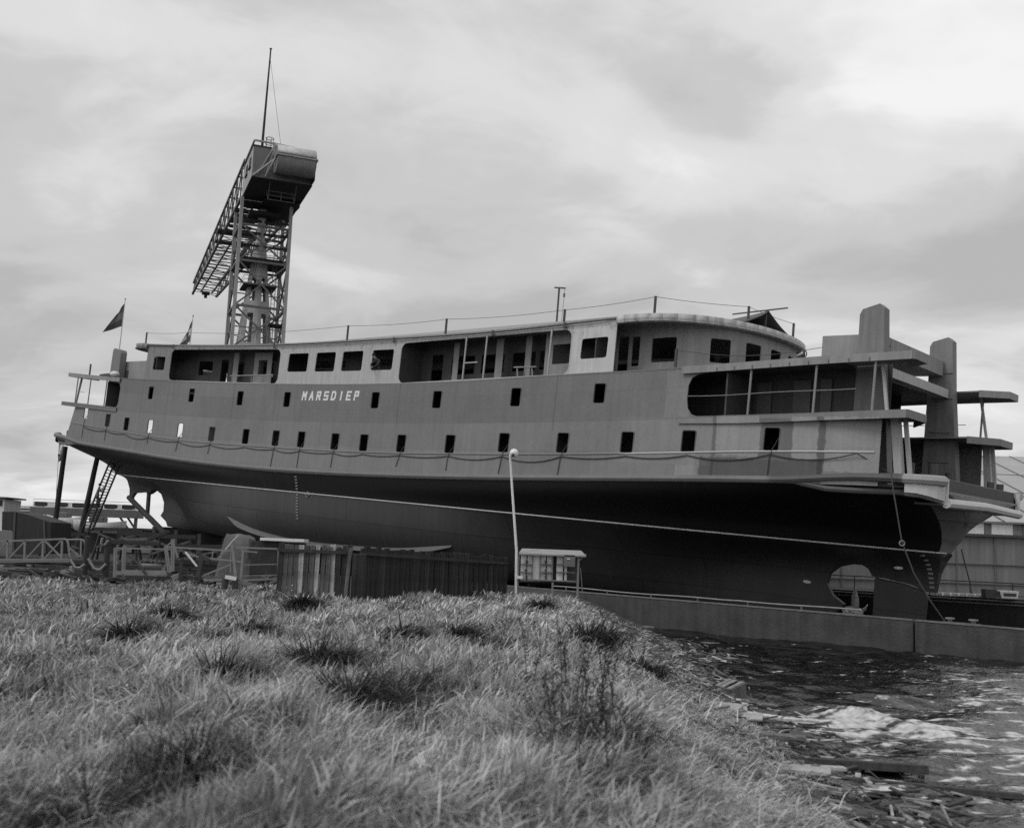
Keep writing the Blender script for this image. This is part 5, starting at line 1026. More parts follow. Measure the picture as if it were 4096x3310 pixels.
# tarpaulin-covered machine and boards
tm = thing('covered_machine', 'machine hidden under a draped tarpaulin behind the pipe frame', 'machine', foot(940, 2240, 37))
a, c = at(868, 2240, 37), at(1030, 2240, 37); zt2 = at(950, 2137, 37).z
def drape(u, v):
    t = 2 * u - 1; e = max(abs(t), abs(2 * v - 1)); top_ = zt2 - 0.1 * max(0, t - .1) - (0.0 if e < 0.6 else (zt2 - 1.1) * ((e - 0.6) / 0.4) ** 1.3) - 0.25 * max(0, t - .3) + 0.04 * math.sin(11 * u) * math.sin(9 * v)
    return tuple(L((a.x + (c.x - a.x) * (0.5 + 0.5 * t * (1 - .12 * (1 - e))), 36.5 + 1.6 * v, max(1.15, top_)), tm))
V, F = grid_mesh(drape, 26, 18); b = MB(); b.add(V, F); b.build('tarpaulin', m_tarp, tm, True)
MB().box(L(((a.x + c.x) / 2, 37.3, 1.9), tm), (1.0, 1.0, 1.3)).build('crate', m_darkwood, tm)
MB().tube([L(at(x, y, 36.4), tm) for x, y in ((955, 2140), (930, 2165), (905, 2195), (880, 2230))], 0.03, 5).build('lashing', m_pale, tm, True)
bs = thing('board_stack', 'flat pale board lying on a dark crate stack above the fence', 'board', foot(1130, 2240, 36))
c, s = ub(1040, 1215, 2152, 2163, 35.8, 0.9); MB().box(L(c, bs), s).build('board', m_whitew, bs); c, s = ub(1000, 1200, 2166, 2300, 36, 1.0); MB().box(L(c, bs), s).build('crate', m_darkwood, bs, bevel=0.02)
# plank fence: two runs with separate boards
def plankmat(k): return mat('fence_board', (0.035, 0.10, 0.06, 0.34, 0.024, 0.46, 0.04)[k % 7], 0.9, 0.6, 2.2, bump=0.5, bscale=8, streak=0.9, sscale=4)
PM = [plankmat(k) for k in range(7)]
def fence(P0, P1, y0t, y1t, n, root, mats, dark):
    (xa, da), (xb, db) = P0, P1
    for k in range(n):
        t = (k + 0.5) / n; px = xa + (xb - xa) * t; d = da + (db - da) * t; py = y0t + (y1t - y0t) * t; top_ = at(px, py + random.uniform(-6, 6), d); wpl = (at(xb, py, db) - at(xa, py, da)).length / n
        yaw = math.atan2(at(xb, py, db).y - at(xa, py, da).y, at(xb, py, db).x - at(xa, py, da).x); z0 = gz(top_) - 0.1
        o = MB().box((0, 0, (top_.z - z0) / 2), (wpl * random.uniform(0.8, 0.97), 0.05, top_.z - z0)).build('board', mats[random.randrange(len(mats))], root, bevel=0.006)
        o.location = L((top_.x, top_.y + random.uniform(-.03, .03), z0), root); o.rotation_euler = (random.uniform(-.02, .02), random.uniform(-.022, .022), yaw)
    for dy in (26,):
        A, B_ = at(xa, y0t + dy, da), at(xb, y1t + dy, db); off = Vector((0, -0.06, 0)); MB().bar(L(A + off, root), L(B_ + off, root), 0.07, 0.09).build('rail', m_darkwood, root)
f1 = thing('plank_fence', 'patchily painted upright plank fence facing the camera, left run', 'fence', foot(1260, 2370, 29.6), 'plank fence by the slipway')
fence((1116, 29.6), (1410, 29.4), 2173, 2184, 14, f1, [PM[k] for k in (0, 1, 2, 3, 3, 5, 6, 1)], False)
f2 = thing('plank_fence', 'long dark upright plank fence running right from the corner post', 'fence', foot(1740, 2370, 33), 'plank fence by the slipway')
fence((1444, 29.5), (2032, 36.0), 2186, 2226, 30, f2, [PM[0], PM[4], PM[4], PM[4], PM[6]], True)  # dark wood, with the shade on this turned-away run put into the board tones
cp_ = thing('corner_post', 'thick dark squared post where the two plank fence runs meet', 'post', foot(1430, 2385, 29.2)); MB().box((0, 0, 0.70), (0.36, 0.26, 1.4)).build('shaft', PM[4], cp_, bevel=0.02); MB().bar((-0.33, -.03, 0), (-0.25, -.03, 1.55), 0.12, 0.1).build('side_board', PM[1], cp_)
# shore-power rack and lamp at the end of the bank
m_panel = mat('panel_paint', 0.7, 0.6, 0.12, 3, streak=0.15)
D = 36.0
ca = thing('switch_rack', 'open pale switchgear rack under a small lean-to roof beside the lamp post', 'cabinet', foot(2200, 2360, D))
A, B_ = at(2075, 2213, D - .35), at(2345, 2212, D - .35); zr = at(2200, 2208, D).z
b = MB(); x0, x1 = A.x, B_.x; b.add([L(p, ca) for p in ((x0, D - .3, zr - .06), (x1, D - .3, zr - .06), (x1 - .12, D + .5, zr + .1), (x0 + .12, D + .5, zr + .1), (x0, D - .3, zr - .11), (x1, D - .3, zr - .11), (x1 - .12, D + .5, zr + .05), (x0 + .12, D + .5, zr + .05))], [(0, 1, 2, 3), (7, 6, 5, 4), (0, 4, 5, 1), (1, 5, 6, 2), (3, 2, 6, 7), (0, 3, 7, 4)]); b.build('roof', mat('roof_sheet', 0.3, 0.7, 0.2, 3), ca)
for x in (2072, 2312): blk('post', x - 4, x + 4, 2218, 2385, D - .2, 0.07, m_gal, ca)
blk('post', 2206, 2213, 2328, 2385, D - .2, 0.06, m_gal, ca); blk('back_board', 2080, 2318, 2216, 2330, D + .35, 0.04, m_dkgrey, ca)
for x0, x1 in ((2083, 2105), (2109, 2127), (2132, 2159), (2163, 2183), (2187, 2207), (2226, 2252), (2258, 2268)): blk('panel', x0, x1, 2219, 2322, D - .02, 0.05, m_panel, ca)
for x in (2130, 2160, 2210): blk('mullion', x - 2, x + 2, 2217, 2324, D - .12, 0.05, m_gal, ca)
for y in (2256, 2288):
    for x0, x1 in ((2080, 2129), (2160, 2209), (2226, 2300)): blk('shelf', x0, x1, y - 2, y + 2, D - .2, 0.14, m_girder, ca)
for x in (2107, 2184): blk('switch', x - 4, x + 4, 2240, 2262, D - .12, 0.1, m_iron, ca)
for x, y in ((2107, 2300), (2184, 2300), (2104, 2275), (2183, 2276)): blk('switch', x - 3, x + 3, y, y + 18, D - .1, 0.08, m_iron, ca)
blk('sill', 2078, 2316, 2318, 2323, D - .1, 0.3, m_gal, ca); blk('junction_box', 2256, 2301, 2218, 2266, D - .3, 0.28, m_girder, ca, 0.01); blk('box_label', 2269, 2281, 2232, 2236, D - .315, 0.01, m_whitew, ca)
blk('small_box', 2066, 2090, 2302, 2314, D - .4, 0.25, m_panel, ca)
barpx(ca, 'strut', (2318, 2240), (2345, 2215), D - .2, 0.04, m_gal); barpx(ca, 'strut', (2322, 2270), (2330, 2372), D + .3, 0.04, m_gal)
lm = thing('lamp_post', 'thin leaning pale lamp post with a round white globe beside the rack', 'lamp post', foot(2063, 2360, 35.7))
MB().tube([L(at(x, y, 35.7), lm) for x, y in ((2063, 2375), (2066, 2200), (2056, 2060), (2049, 1960), (2042, 1850), (2040, 1818), (2047, 1812))], [0.045, 0.045, 0.042, 0.04, 0.038, 0.036, 0.03], 8).build('pole', m_panel, lm, True)
MB().sphere(L(at(2056, 1812, 35.7), lm), 0.155, 18, 12).build('globe', mat('opal_glass', 0.75, 0.25, 0.03, 1), lm, True)
MB().tube([L(at(2052, 1816, 35.55), lm), L(at(2052, 1822, 35.5), lm)], 0.05, 8).build('fitting', m_dkgrey, lm)
# ------------------------------------------------------------------ right background: sheds and pontoon
m_shed = mat('shed_wall', 0.20, 0.8, 0.12, 0.8, streak=0.25, sscale=1.2); m_sroof = mat('shed_roof', 0.36, 0.8, 0.12, 0.5, streak=0.1)
lw_ = thing('shed_annexe', 'long low flat-topped grey shed wall behind the right end of the ferry', 'shed', foot(4000, 2400, 66))
x0, x1 = at(2500, 2250, 66).x, 60.0; zt3 = at(3950, 2146, 66).z; zg = 0.0
MB().box(L(((x0 + x1) / 2, 69, (zt3 + zg) / 2), lw_), (x1 - x0, 6, zt3 - zg)).build('wall', m_shed, lw_); MB().box(L(((x0 + x1) / 2, 68.9, zt3 + 0.08), lw_), (x1 - x0, 6.3, 0.16)).build('coping', m_dkgrey, lw_)
for zq in (1.9, 3.1): MB().box(L(((x0 + x1) / 2, 65.95, zq), lw_), (x1 - x0, 0.08, 0.06)).build('seam', m_girder, lw_)
for x in np.arange(-20, 60, 2.4):
    if x > x0: MB().box(L((x, 65.96, (zt3 + zg) / 2), lw_), (0.05, 0.06, zt3 - zg - .1)).build('wall_joint', m_girder, lw_)
bs_ = thing('building_shed', 'large shipyard shed with a wide ribbed pale roof at right', 'shed', foot(4000, 2400, 82))
ze, zr2 = at(4000, 2085, 80).z, at(4000, 1824, 104).z; xa, xb = at(3330, 2000, 80).x, 75.0
b = MB(); b.add([L(p, bs_) for p in ((xa, 80, ze), (xb, 80, ze), (xb, 104, zr2), (xa, 104, zr2))], [(0, 1, 2, 3)]); o = b.build('roof', m_sroof, bs_); so = o.modifiers.new('t', 'SOLIDIFY'); so.thickness = 0.15; so.offset = -1
for x in np.arange(xa + 1, xb, 3.0): MB().bar(L((x, 79.9, ze + 0.03), bs_), L((x, 104, zr2 + 0.03), bs_), 0.10, 0.06).build('roof_rib', m_girder, bs_)
for k in (0.33, 0.66): MB().bar(L((xa, 80 + 24 * k, ze + (zr2 - ze) * k + .03), bs_), L((xb, 80 + 24 * k, ze + (zr2 - ze) * k + .03), bs_), 0.06, 0.05).build('roof_seam', m_girder, bs_)
MB().box(L(((xa + xb) / 2, 80.5, ze / 2), bs_), (xb - xa, 0.3, ze)).build('wall', m_shed, bs_); MB().box(L(((xa + xb) / 2, 104.1, zr2 / 2), bs_), (xb - xa, 0.3, zr2)).build('back_wall', m_shed, bs_)
for k, x in enumerate(np.arange(xa + 2, xb, 2.2)): MB().box(L((x, 80.3, ze - 1.0), bs_), (1.6 if k % 3 else 1.2, 0.1, 1.7)).build('window', m_panel if k % 3 else m_girder, bs_)
pn = thing('pontoon', 'dark pontoon with handrail and pipes moored behind the quay wall', 'pontoon', (26, 52, -0.2))
dirp = Vector((EX.x, EX.y, 0)).normalized(); nrm = Vector((EY.x, EY.y, 0)); pc = at(3950, 2400, 52)
def pp(s, off, z): q_ = Vector((pc.x, pc.y, 0)) + dirp * s + nrm * off; return L((q_.x, q_.y, z), pn)
zd_ = at(3950, 2390, 52).z
def pbox(name, s0, s1, o0, o1, z0, z1, m):
    b_ = MB(); V = [pp(s, o, z) for z in (z0, z1) for o in (o0, o1) for s in (s0, s1)]; b_.add(V, [(0, 2, 3, 1), (4, 5, 7, 6), (0, 1, 5, 4), (2, 6, 7, 3), (0, 4, 6, 2), (1, 3, 7, 5)]); return b_.build(name, m, pn)
pbox('hull', -14, 40, 0, 5, -0.5, zd_, m_rust)
for z_, r in ((zd_ - 0.12, 0.05), (zd_ - 0.28, 0.04)): MB().tube([pp(s, -0.1, z_) for s in np.arange(-13, 40, 2.0)], r, 6).build('side_pipe', m_gal, pn, True)
MB().tube([pp(s, 0.6, zd_ + 0.75) for s in np.arange(-13, 40, 2.0)], 0.03, 5).build('handrail', m_dkgrey, pn)
for s in np.arange(-13, 40, 2.0): MB().bar(pp(s, 0.6, zd_), pp(s, 0.6, zd_ + 0.75), 0.05).build('rail_post', m_dkgrey, pn)
for k in range(6): MB().tube([pp(s, 0.3, zd_ - 0.1 - 0.22 * k) for s in np.arange(-13, 0, 2.0)], 0.035, 5).build('side_pipe', m_gal, pn)
for k in range(7):
    o = MB().box((0, 0, 0.08), (0.55, 0.4, 0.16)).build('fish_box', m_whitew if k not in (4, 5) else m_panel, None, bevel=0.02); q_ = at(3768 + 32 * k, 2377, 52.2); o.location = (q_.x, q_.y + .5, zd_); o.rotation_euler.z = -0.7 + 0.1 * random.random()
    tag(o, '%s small pale box from the left on the dark pontoon' % ORD[k], 'box', 'white boxes on the pontoon')
wb = thing('deck_cabin', 'little white-framed cabin standing on the pontoon at right', 'cabin', at(4030, 2392, 51)); q_ = wb.matrix_world.translation
b = MB(); b.prism([(-0.42, 0), (0.36, 0), (0.42, 0.36), (-0.52, 0.36)], -0.3, 0.5); b.build('body', m_whitew, wb, bevel=0.02); MB().box((-0.02, -0.31, 0.18), (0.6, 0.04, 0.14)).build('window', m_darkglass, wb)
MB().box((-0.85, 0.1, 0.2), (0.5, 0.5, 0.42)).build('winch', m_dkgrey, wb)
tubeobj('mooring_rope', [at(3565, 1895, 38.6), at(3573, 1960, 38.0), at(3590, 2060, 37.6), at(3607, 2165, 37.2), at(3655, 2290, 36.8), at(3720, 2400, 36.5), at(3778, 2482, 36.4)], 0.026, mat('pale_rope', 0.05, 0.9, 0.2, 8), 'mooring rope with a shackle hanging from the ferry bow to the quay', 'rope', 6)
tubeobj('stay_rope', [at(3845, 2195, 56), at(3880, 2330, 56), at(3888, 2372, 55)], 0.035, m_rope, 'dark rope slanting down in front of the shed wall at right', 'rope', 5)

sk_ = MB(); q_ = at(3608, 2172, 37.1); sk_.tube([q_ + Vector((0.09 * math.cos(t), 0, 0.09 * math.sin(t))) for t in np.linspace(0, 2 * math.pi, 13)], 0.025, 6); o = sk_.build('shackle', m_gal, None, True); tag(o, 'round shackle halfway down the mooring rope at the ferry bow', 'shackle')
b = MB()
for k in range(420):                                      # scrap lying about the yard, too small to tell apart
    px = random.uniform(0, 1060); d = random.uniform(33.5, 48); p = at(px, 2200, d); z = gz(p) + random.uniform(0.03, 0.5) ** 1.5; l = random.uniform(.2, 2.0) * random.random() + .1
    b.box((p.x, d, z), (l, random.uniform(.04, .25), random.uniform(.03, .15)), mi=random.choice((0, 0, 0, 1, 2, 3)), basis=Matrix.Rotation(random.uniform(-.5, .5), 3, 'Z') @ Matrix.Rotation(random.gauss(0, .2), 3, 'Y'))
o = b.build('yard_scrap', [m_iron, m_darkwood, m_wood, m_gal]); tag(o, 'low scatter of scrap timber and iron across the yard', 'scrap', kind='stuff')
# ------------------------------------------------------------------ grass, tussocks, weeds, driftwood
def noise2(x, y, s, seed):
    r2 = np.random.default_rng(seed); z = 0 * x
    for k in range(6):
        a = r2.uniform(0, 2 * math.pi); f = s * 1.6 ** (k * .6); z = z + np.sin(f * (x * math.cos(a) + y * math.sin(a)) + r2.uniform(0, 6.28)) / 1.25 ** k
    return z / 2.6
def attr_mat(name, rough=0.8):
    m = bpy.data.materials.new(name); m.use_nodes = True; nt = m.node_tree; b_ = nt.nodes['Principled BSDF']
    a = N(nt, 'ShaderNodeAttribute', attribute_name='shade'); nt.links.new(a.outputs['Fac'], b_.inputs['Base Color']); b_.inputs['Roughness'].default_value = rough; b_.inputs['Specular IOR Level'].default_value = 0.2
    t = N(nt, 'ShaderNodeBsdfTranslucent'); nt.links.new(a.outputs['Fac'], t.inputs[0]); mx = N(nt, 'ShaderNodeMixShader'); mx.inputs[0].default_value = 0.25
    nt.links.new(b_.outputs[0], mx.inputs[1]); nt.links.new(t.outputs[0], mx.inputs[2]); nt.links.new(mx.outputs[0], nt.nodes['Material Output'].inputs[0]); return m
m_grass = attr_mat('dry_grass'); m_tuss = attr_mat('green_grass', 0.7)
def blades(name, P, Ln, Wd, Dir, Lean, shade, m, curl=1.0, droop=None):
    """P base points, Ln lengths, Wd widths, Dir lean headings (xy unit), Lean 0..1; one mesh"""
    n = len(P); T = np.array([0.0, 0.3, 0.65, 1.0]); side = np.stack([-Dir[:, 1], Dir[:, 0], np.zeros(n)], 1)
    rot = rng.uniform(-0.9, 0.9, n); side = side * np.cos(rot)[:, None] + np.concatenate([Dir, np.zeros((n, 1))], 1) * np.sin(rot)[:, None]
    V = np.zeros((n, 7, 3), np.float32); cen = []
    dr = np.zeros(n) if droop is None else droop
    for k, t in enumerate(T):
        ang = Lean * (0.35 + 0.65 * t * curl) * math.pi / 2      # bend over along the blade
        hor = Ln * t * np.sin(np.clip(ang, 0, 2.0)) ; ver = Ln * t * np.cos(np.clip(ang * 0.82, 0, 1.9)) - dr * t * t * Ln
        c = P + np.concatenate([Dir * hor[:, None], ver[:, None]], 1); cen.append(c)
    for k, (t, wf) in enumerate(((0, 0.8), (0.3, 1.0), (0.65, 0.75))):
        V[:, 2 * k] = cen[k] - side * (Wd * wf / 2)[:, None]; V[:, 2 * k + 1] = cen[k] + side * (Wd * wf / 2)[:, None]
    V[:, 6] = cen[3]
    base = (np.arange(n) * 7)[:, None]
    q1 = base + np.array([0, 1, 3, 2]); q2 = base + np.array([2, 3, 5, 4]); t3 = base + np.array([4, 5, 6])
    loops = np.concatenate([q1, q2, t3], 1).astype(np.int32).ravel()           # 11 per blade
    me = bpy.data.meshes.new(name); me.vertices.add(n * 7); me.vertices.foreach_set('co', V.ravel())
    me.loops.add(n * 11); me.loops.foreach_set('vertex_index', loops); me.polygons.add(n * 3)
    st_ = (np.arange(n)[:, None] * 11 + np.array([0, 4, 8])).astype(np.int32).ravel(); me.polygons.foreach_set('loop_start', st_)
    me.update(calc_edges=True)
    at_ = me.attributes.new('shade', 'FLOAT', 'POINT'); sh_ = np.repeat(shade.astype(np.float32), 7); at_.data.foreach_set('value', sh_)
    me.materials.append(m); me.polygons.foreach_set('use_smooth', np.ones(n * 3, bool)); me.validate()
    o = bpy.data.objects.new(name, me); COL.objects.link(o); return o
def unit(a): return np.stack([np.cos(a), np.sin(a)], 1)
NT = 23000; PER = 8
rr = 3.6 * (41 / 3.6) ** rng.uniform(0, 1, NT) ** 0.9; th_ = rng.uniform(-0.56, 0.30, NT)
tx = rr * np.sin(th_); ty = rr * np.cos(th_); sx = tx - crest(ty)
ok = (ground_z(tx, ty) > 0.02) & (sx < 4.2) & (ty < 40) & ((tx < 1.6) | (ty < 37)) 
ok &= ~((ty > 29.6 + np.clip(tx + 4, 0, 9) * 1.5) & (tx < 0.3) & (tx > -6.6)); ok &= ~((ty > 34.5) & (tx < -6.6))
ok &= rng.uniform(0, 1, NT) < np.where(sx > 1.2, np.clip(1.0 - (sx - 1.2) / 1.7, 0.03, 1), 1)
tx, ty, sx, rr = tx[ok], ty[ok], sx[ok], rr[ok]; nt_ = len(tx)
slope_k = sm(-0.6, 0.8, sx)
head = -0.5 + 1.2 * noise2(tx, ty, 1.6, 3) + 1.1 * noise2(tx, ty, 5.0, 4) + rng.normal(0, 0.9, nt_); head = head * (1 - 0.55 * slope_k) - 0.35 * slope_k
lean_t = np.clip(0.74 + 0.3 * noise2(tx, ty, 3.3, 5) + 0.22 * slope_k + rng.normal(0, .24, nt_), 0.1, 1.25)
len_t = np.clip(0.27 + 0.10 * noise2(tx, ty, 2.6, 6), 0.12, 0.46) * (1 - 0.25 * slope_k) * (1 - 0.3 * sm(14, 34, rr))
patch = noise2(tx, ty, 0.55, 7); sh_t = (0.60 - 0.10 * (1 - sm(6, 12, rr))) * rng.uniform(0.5, 1.2, nt_) + 0.07 * patch - 0.34 * sm(0.35, 0.75, noise2(tx, ty, 2.3, 8)) * rng.uniform(0.3, 1, nt_) - 0.08 * sm(-3.0, -9.0, tx) * (rr > 14)
idx = np.repeat(np.arange(nt_), PER); n = len(idx); sp = 0.03 + 0.0045 * rr[idx]
bx_ = tx[idx] + rng.normal(0, 1, n) * sp; by_ = ty[idx] + rng.normal(0, 1, n) * sp; bz_ = ground_z(bx_, by_) - 0.02
Pb = np.stack([bx_, by_, bz_], 1); Dir = unit(head[idx] + rng.normal(0, 0.55, n)); Ln = len_t[idx] * rng.uniform(0.6, 1.25, n)
Wd = np.maximum(0.017, 0.0016 * rr[idx]) * rng.uniform(0.8, 1.4, n); Le = np.clip(lean_t[idx] + rng.normal(0, 0.2, n), 0.05, 1.2)
shd = np.clip(sh_t[idx] * rng.uniform(0.45, 1.3, n), 0.03, 0.75)
gr = blades('grass', Pb, Ln, Wd, Dir, Le, shd, m_grass, 1.1); tag(gr, 'long dry wind-bent grass covering the bank', 'grass', kind='stuff')

n = 9000; k_ = rng.integers(0, nt_, n); bx_ = tx[k_] + rng.normal(0, .1, n); by_ = ty[k_] + rng.normal(0, .1, n)
g2 = blades('straw', np.stack([bx_, by_, ground_z(bx_, by_) - .02], 1), rng.uniform(.35, .6, n) * (1 - .4 * sm(12, 30, rr[k_])), np.maximum(0.009, 0.0009 * rr[k_]), unit(rng.normal(-0.4, 1.0, n)), rng.uniform(.4, 1.25, n), rng.uniform(.3, .8, n), m_grass, 1.5, rng.uniform(0, .25, n)); tag(g2, 'loose pale straw stems arching over the bank', 'grass', kind='stuff')
def tussock(px, py, z, size, label, dark=0.05, n=340):
    p = atz(px, py, z); p.z = gz(p) - 0.02; a = rng.uniform(0, 2 * math.pi, n); r0 = np.abs(rng.normal(0, 0.3 * size, n))
    B_ = np.stack([r0 * np.cos(a), r0 * np.sin(a), np.zeros(n)], 1); h = a + rng.normal(0, 0.4, n); D_ = unit(h) + np.array([0.45, -0.1]); D_ /= np.linalg.norm(D_, axis=1)[:, None]
    d_ = p.length; o = blades('grass_tussock', B_, size * rng.uniform(0.5, 1.1, n), np.full(n, max(0.007, 0.0011 * d_)) * rng.uniform(.8, 1.3, n), D_, np.clip(rng.normal(0.92, 0.25, n), 0.1, 1.3), dark * rng.uniform(0.5, 1.7, n), m_tuss, 1.35)
    o.location = p; return tag(o, label, 'tussock', 'dark grass tussocks on the bank')
TS = [(1275, 2635, .6, 'broad dark grass tussock in mid-bank below the corner post', 1.5), (1410, 2800, .62, 'spiky dark grass tussock in the middle foreground, left of a matching pair', 1.4), (1605, 2760, .5, 'dark grass tussock just right of the spiky one in the middle foreground', 1.3), (1610, 2570, .5, 'curling dark grass tussock with one pale blade, mid-bank below the dark fence', 1.0), (1830, 2540, .5, 'dark round grass tussock on the bank below the rack, left of the dike edge', 1.2), (1950, 2590, .45, 'low dark tussock trailing down right from the round one on the bank', 0.9), (2365, 2690, .55, 'dark tufted tussock on the dike slope above the water', 1.3), (2560, 2800, .5, 'drooping dark tussock lower on the dike slope, nearest the crate', 1.0), (800, 3090, .55, 'wide dark tussock at the bottom of the photo, left of centre', 1.3), (380, 3230, .5, 'dark blurred tussock in the lower left corner', 1.2), (900, 2710, .55, 'spreading dark tussock in the left half of the bank', 1.1), (985, 2530, .5, 'small dark tussock in front of the pale pipe frame', 0.9), (520, 2560, .5, 'low dark tussock in front of the steel cage', 0.9), (1210, 2440, .5, 'dark tussock at the foot of the painted fence', 0.8), (20, 2720, .5, 'dark tussock cut by the left edge of the photo', 0.9), (2230, 2860, .45, 'dark leafy tussock among the tall weeds on the dike edge', 0.9), (2420, 3230, .5, 'dark tussock at the bottom right of the grass', 1.0), (680, 2480, .45, 'thin dark tussock left of centre, far up the bank', .8), (2160, 2430, .4, 'small dark tussock at the far end of the dike below the rack', .8)]
for px, py, sz, lb, dk in TS: tussock(px, py, 1.42 if px < 2250 else (0.95 if px < 2500 else 0.6), sz * 1.15, lb, 0.04, int(620 * dk))
m_weed = mat('dead_weed', 0.045, 0.9, 0.3, 10)
def weed(px, py, z, h, lean, label, kind=0):
    p = atz(px, py, z); p.z = gz(p); b_ = MB(); pts = [Vector((lean * h * t * t, 0.05 * math.sin(4 * t), h * t)) for t in np.linspace(0, 1, 7)]; b_.tube(pts, [0.007 - 0.004 * t for t in np.linspace(0, 1, 7)], 5); root = empty('dock_weed', p); tag(root, label, 'weed', 'dead weeds on the dike'); b_.build('stem', m_weed, root)
    s = MB(); t0 = 0.45 if kind == 0 else 0.78
    for k in range(70 if kind == 0 else 26):
        t = random.uniform(t0, 1.0); c = Vector((lean * h * t * t, 0.05 * math.sin(4 * t), h * t)) + Vector((random.gauss(0, .022), random.gauss(0, .022), random.gauss(0, .012))); d = Vector((random.gauss(0, 1), random.gauss(0, 1), random.gauss(0.4, .6))).normalized() * random.uniform(0.015, 0.035); e = d.cross(Vector((0, 0, 1))).normalized() * 0.012
        s.add([c - e, c + e, c + d + e * .3, c + d - e * .3], [(0, 1, 2, 3)])
    o_ = s.build('seed_head', m_weed, root); o_['kind'] = 'stuff'
    lf = MB()
    for k in range(7):
        a = random.uniform(0, 6.28); l = random.uniform(.12, .28); d = Vector((math.cos(a), math.sin(a), 0)); sd_ = Vector((-d.y, d.x, 0)) * 0.018; z0 = random.uniform(0.0, 0.3) * h
        q = [Vector((lean * z0 * z0 / h, 0, z0)) + d * l * u + Vector((0, 0, l * (0.9 * u - 1.1 * u * u))) for u in (0, .35, .7, 1)]; lf.add([q[0] - sd_ * .4, q[0] + sd_ * .4, q[1] + sd_, q[1] - sd_, q[2] + sd_ * .8, q[2] - sd_ * .8, q[3]], [(0, 1, 2, 3), (3, 2, 4, 5), (5, 4, 6)])
    o_ = lf.build('leaves', m_weed, root); o_['kind'] = 'stuff'; return root
weed(2105, 2760, 1.4, 0.8, -0.12, 'dead weed with thick dark spike, left of the curved stem on the dike edge'); weed(2135, 2765, 1.4, 0.6, 0.15, 'shorter dead weed leaning right, beside the thick dark spike')
weed(2165, 2655, 1.4, 0.62, -0.22, 'tall dead weed with a bent-over top like a hook on the dike edge', 1)
weed(2245, 2980, 1.35, 0.9, -0.05, 'tall feathery dead weed left of the middle clump on the dike edge'); weed(2300, 3010, 1.3, 0.75, 0.08, 'dead weed in the middle clump on the dike edge, leaning right'); weed(2345, 2990, 1.2, 0.7, -0.1, 'dead weed at the right of the middle clump on the dike edge'); weed(2400, 3080, 1.15, 0.85, 0.05, 'tall dead weed right of the clump, above the slope'); weed(2430, 3230, 1.2, 0.7, -0.1, 'dead weed near the bottom edge, right of centre'); weed(2200, 2440, 1.4, 0.45, -0.05, 'small dead weed at the far end of the dike by the rack'); weed(1880, 2385, 1.4, 0.5, 0.1, 'dead weed standing against the dark fence near its right end'); weed(2010, 2410, 1.4, .5, -.05, 'dead weed standing between the dark fence and the rack'); weed(1200, 2420, 1.4, 0.5, .1, 'dead weed against the left painted fence run'); weed(735, 2440, 1.4, .9, 0.02, 'single tall thin weed in front of the iron bracket')
for k in range(16): weed(2330 + random.gauss(0, 130), 2930 + random.uniform(-330, 300), 1.25, random.uniform(.4, .8), random.uniform(-.2, .2), 'dead stem in the thick clump of weeds along the dike edge')
# driftwood on the waterline
m_dw = [mat('driftwood', v, 0.85, 0.3, 4, bump=0.4, bscale=10, streak=0.4, sscale=4) for v in (0.05, 0.12, 0.22, 0.34, 0.5)]
def drift(px, py, z, l, w, th_, yaw, mi, label, pitch=0.0, cat='plank'):
    p = atz(px, py, z); p.z = max(gz(p), -0.03) + 0.06 if z < .4 else gz(p) + .06
    b_ = MB(); n_ = 6
    for i in range(n_):
        pass
    b_.box((0, 0, 0), (l, w, th_)); o = b_.build('driftwood_plank', m_dw[mi], None, bevel=0.008); o.location = p; o.rotation_euler = (random.uniform(-.15, .15), pitch, yaw); return tag(o, label, cat, 'driftwood on the shore')
drift(2480, 2462, 0.25, 1.6, 0.16, 0.06, -0.5, 4, 'pale plank lying where the dike meets the quay wall'); drift(2400, 2452, 0.4, 1.1, 0.2, 0.06, -0.6, 3, 'short pale board highest on the shore by the quay wall'); drift(2640, 2510, 0.02, 2.2, 0.2, 0.08, -0.05, 2, 'long grey plank afloat below the quay wall, left of two'); drift(2780, 2500, 0.02, 1.8, 0.2, 0.08, 0.02, 3, 'long pale plank afloat below the quay wall, right of two'); drift(2790, 2570, 0.02, 1.5, 0.14, 0.05, -0.1, 3, 'thin pale plank afloat off the foam patch'); drift(2950, 2520, 0.02, 2.4, 0.2, .08, -.25, 2, 'slanting plank afloat farthest right below the quay wall')
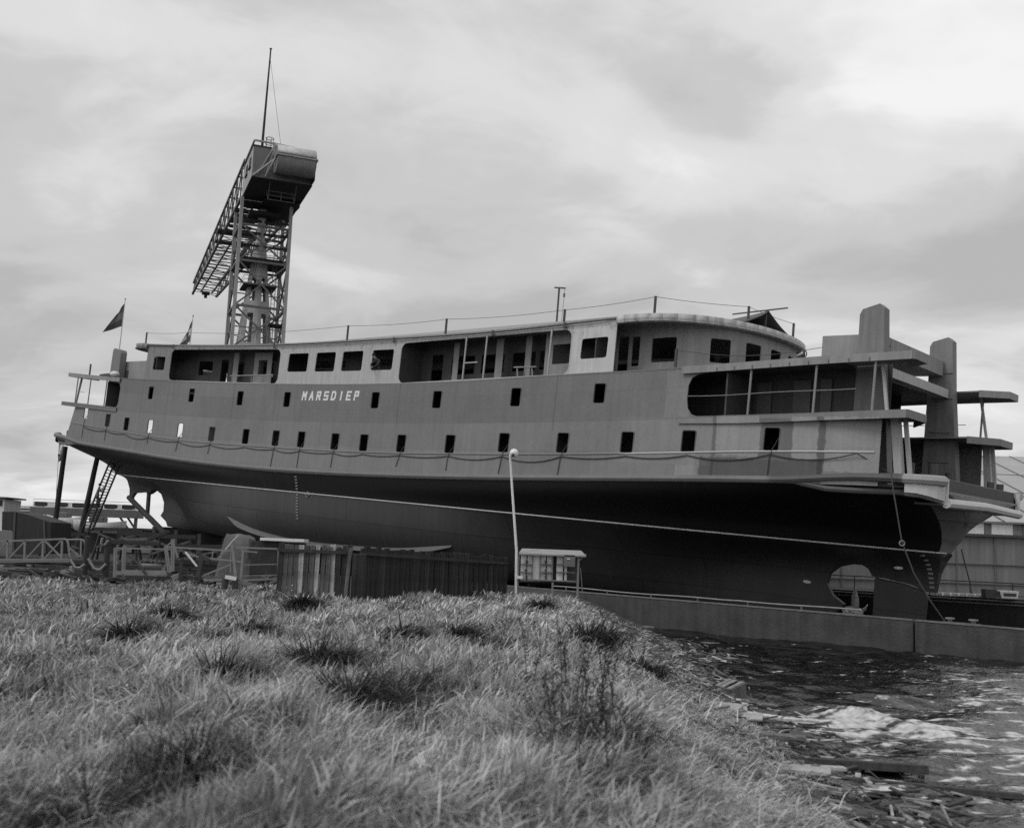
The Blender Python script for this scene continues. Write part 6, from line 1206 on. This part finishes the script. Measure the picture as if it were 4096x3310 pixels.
drift(3015, 2880, 0.05, 1.1, 0.12, 0.05, -0.7, 4, 'narrow pale slat lying below the wooden crate'); drift(2960, 2845, 0.08, .5, .09, .04, 1.2, 4, 'short white slat standing aslant beneath the crate', 0.5); drift(2870, 2900, 0.1, .8, .5, .04, -.5, 3, 'broad pale sheet of board on the shore below the crate'); drift(2960, 2920, 0.08, .75, .45, .04, -.25, 3, 'second broad pale sheet lying right of the first, below the crate'); drift(3060, 2885, .03, 1.9, .09, .05, -.14, 4, 'long thin pale batten pointing into the water'); drift(3440, 3160, 0.03, 1.15, .34, .05, .25, 4, 'broad white plank afloat in the lower right water'); drift(3230, 3130, .03, 1.0, .22, .05, -.05, 3, 'grey plank left of the broad white one'); drift(3560, 3170, .03, 1.5, .1, .06, .35, 0, 'thin dark spar beside the broad white plank'); drift(3250, 3050, .03, 3.2, .3, .12, -.16, 0, 'long dark baulk lying along the shore below the breaking wave'); drift(3020, 3060, .05, 1.4, .16, .06, -.25, 1, 'brownish plank left of the long dark baulk'); drift(3170, 3210, .05, .9, .4, .05, -.3, 3, 'pale board at the edge of the grass near the bottom'); drift(3700, 3150, .02, 2.4, .16, .08, -.3, 0, 'dark spar afloat at the lower right'); drift(3310, 3260, .03, .8, .3, .05, .9, 2, 'grey board near the bottom edge, tilted', .2)
cr = thing('wooden_crate', 'open wooden crate stranded among driftwood at the water edge', 'crate', atz(2925, 2795, 0.02)); q_ = 0.5
for nm, c_, s_ in (('side', (0, -.2, .16), (.52, .025, .34)), ('side', (0, .2, .16), (.52, .025, .34)), ('end', (-.25, 0, .16), (.025, .38, .34)), ('end', (.25, 0, .16), (.025, .38, .34)), ('bottom', (0, 0, .0), (.5, .4, .025)), ('slat', (0, -.12, .33), (.52, .1, .02)), ('slat', (0, .06, .33), (.52, .1, .02)), ('slat', (0, .17, .33), (.52, .08, .02))):
    MB().box(c_, s_).build(nm, m_dw[1] if nm != 'slat' else m_dw[2], cr, bevel=0.004)
cr.rotation_euler = (0.1, -0.22, 0.75)
b = MB()
for k in range(1600):
    y = rng.uniform(8, 38); x = 4.1 + rng.normal(0, .6); r_ = rng.uniform(.02, .1); b.sphere((x, y, max(float(ground_z(x, y)), -.02) + .01), r_, 6, 4, sc=(rng.uniform(.7, 1.4), rng.uniform(.7, 1.4), .6))
o = b.build('shore_rubble', mat('wet_rubble', 0.06, 0.6, 0.4, 6, bump=.5)); tag(o, 'wet dark rubble along the waterline', 'rubble', kind='stuff')
b = MB()
for k in range(2200):
    y = rng.uniform(8, 38); x = 4.3 + rng.normal(0, 0.75) - 0.012 * (y - 20) + (0.5 if y > 30 else 0) * rng.uniform(0, 4); z = max(float(ground_z(x, y)), 0.0) + rng.uniform(0, 0.07); l = rng.uniform(.08, .95) * rng.uniform(.3, 1); w_ = rng.uniform(.01, .09); yw = rng.normal(-0.9, .7); B3 = Matrix.Rotation(yw, 3, 'Z') @ Matrix.Rotation(rng.normal(0.1, .15), 3, 'Y'); b.box((x, y, z), (l, w_, rng.uniform(.008, .03)), mi=int(rng.choice(5, p=[.42, .28, .17, .09, .04])), basis=B3)
dl = b.build('driftwood_litter', m_dw); tag(dl, 'litter of small driftwood pieces along the waterline', 'driftwood', kind='stuff')
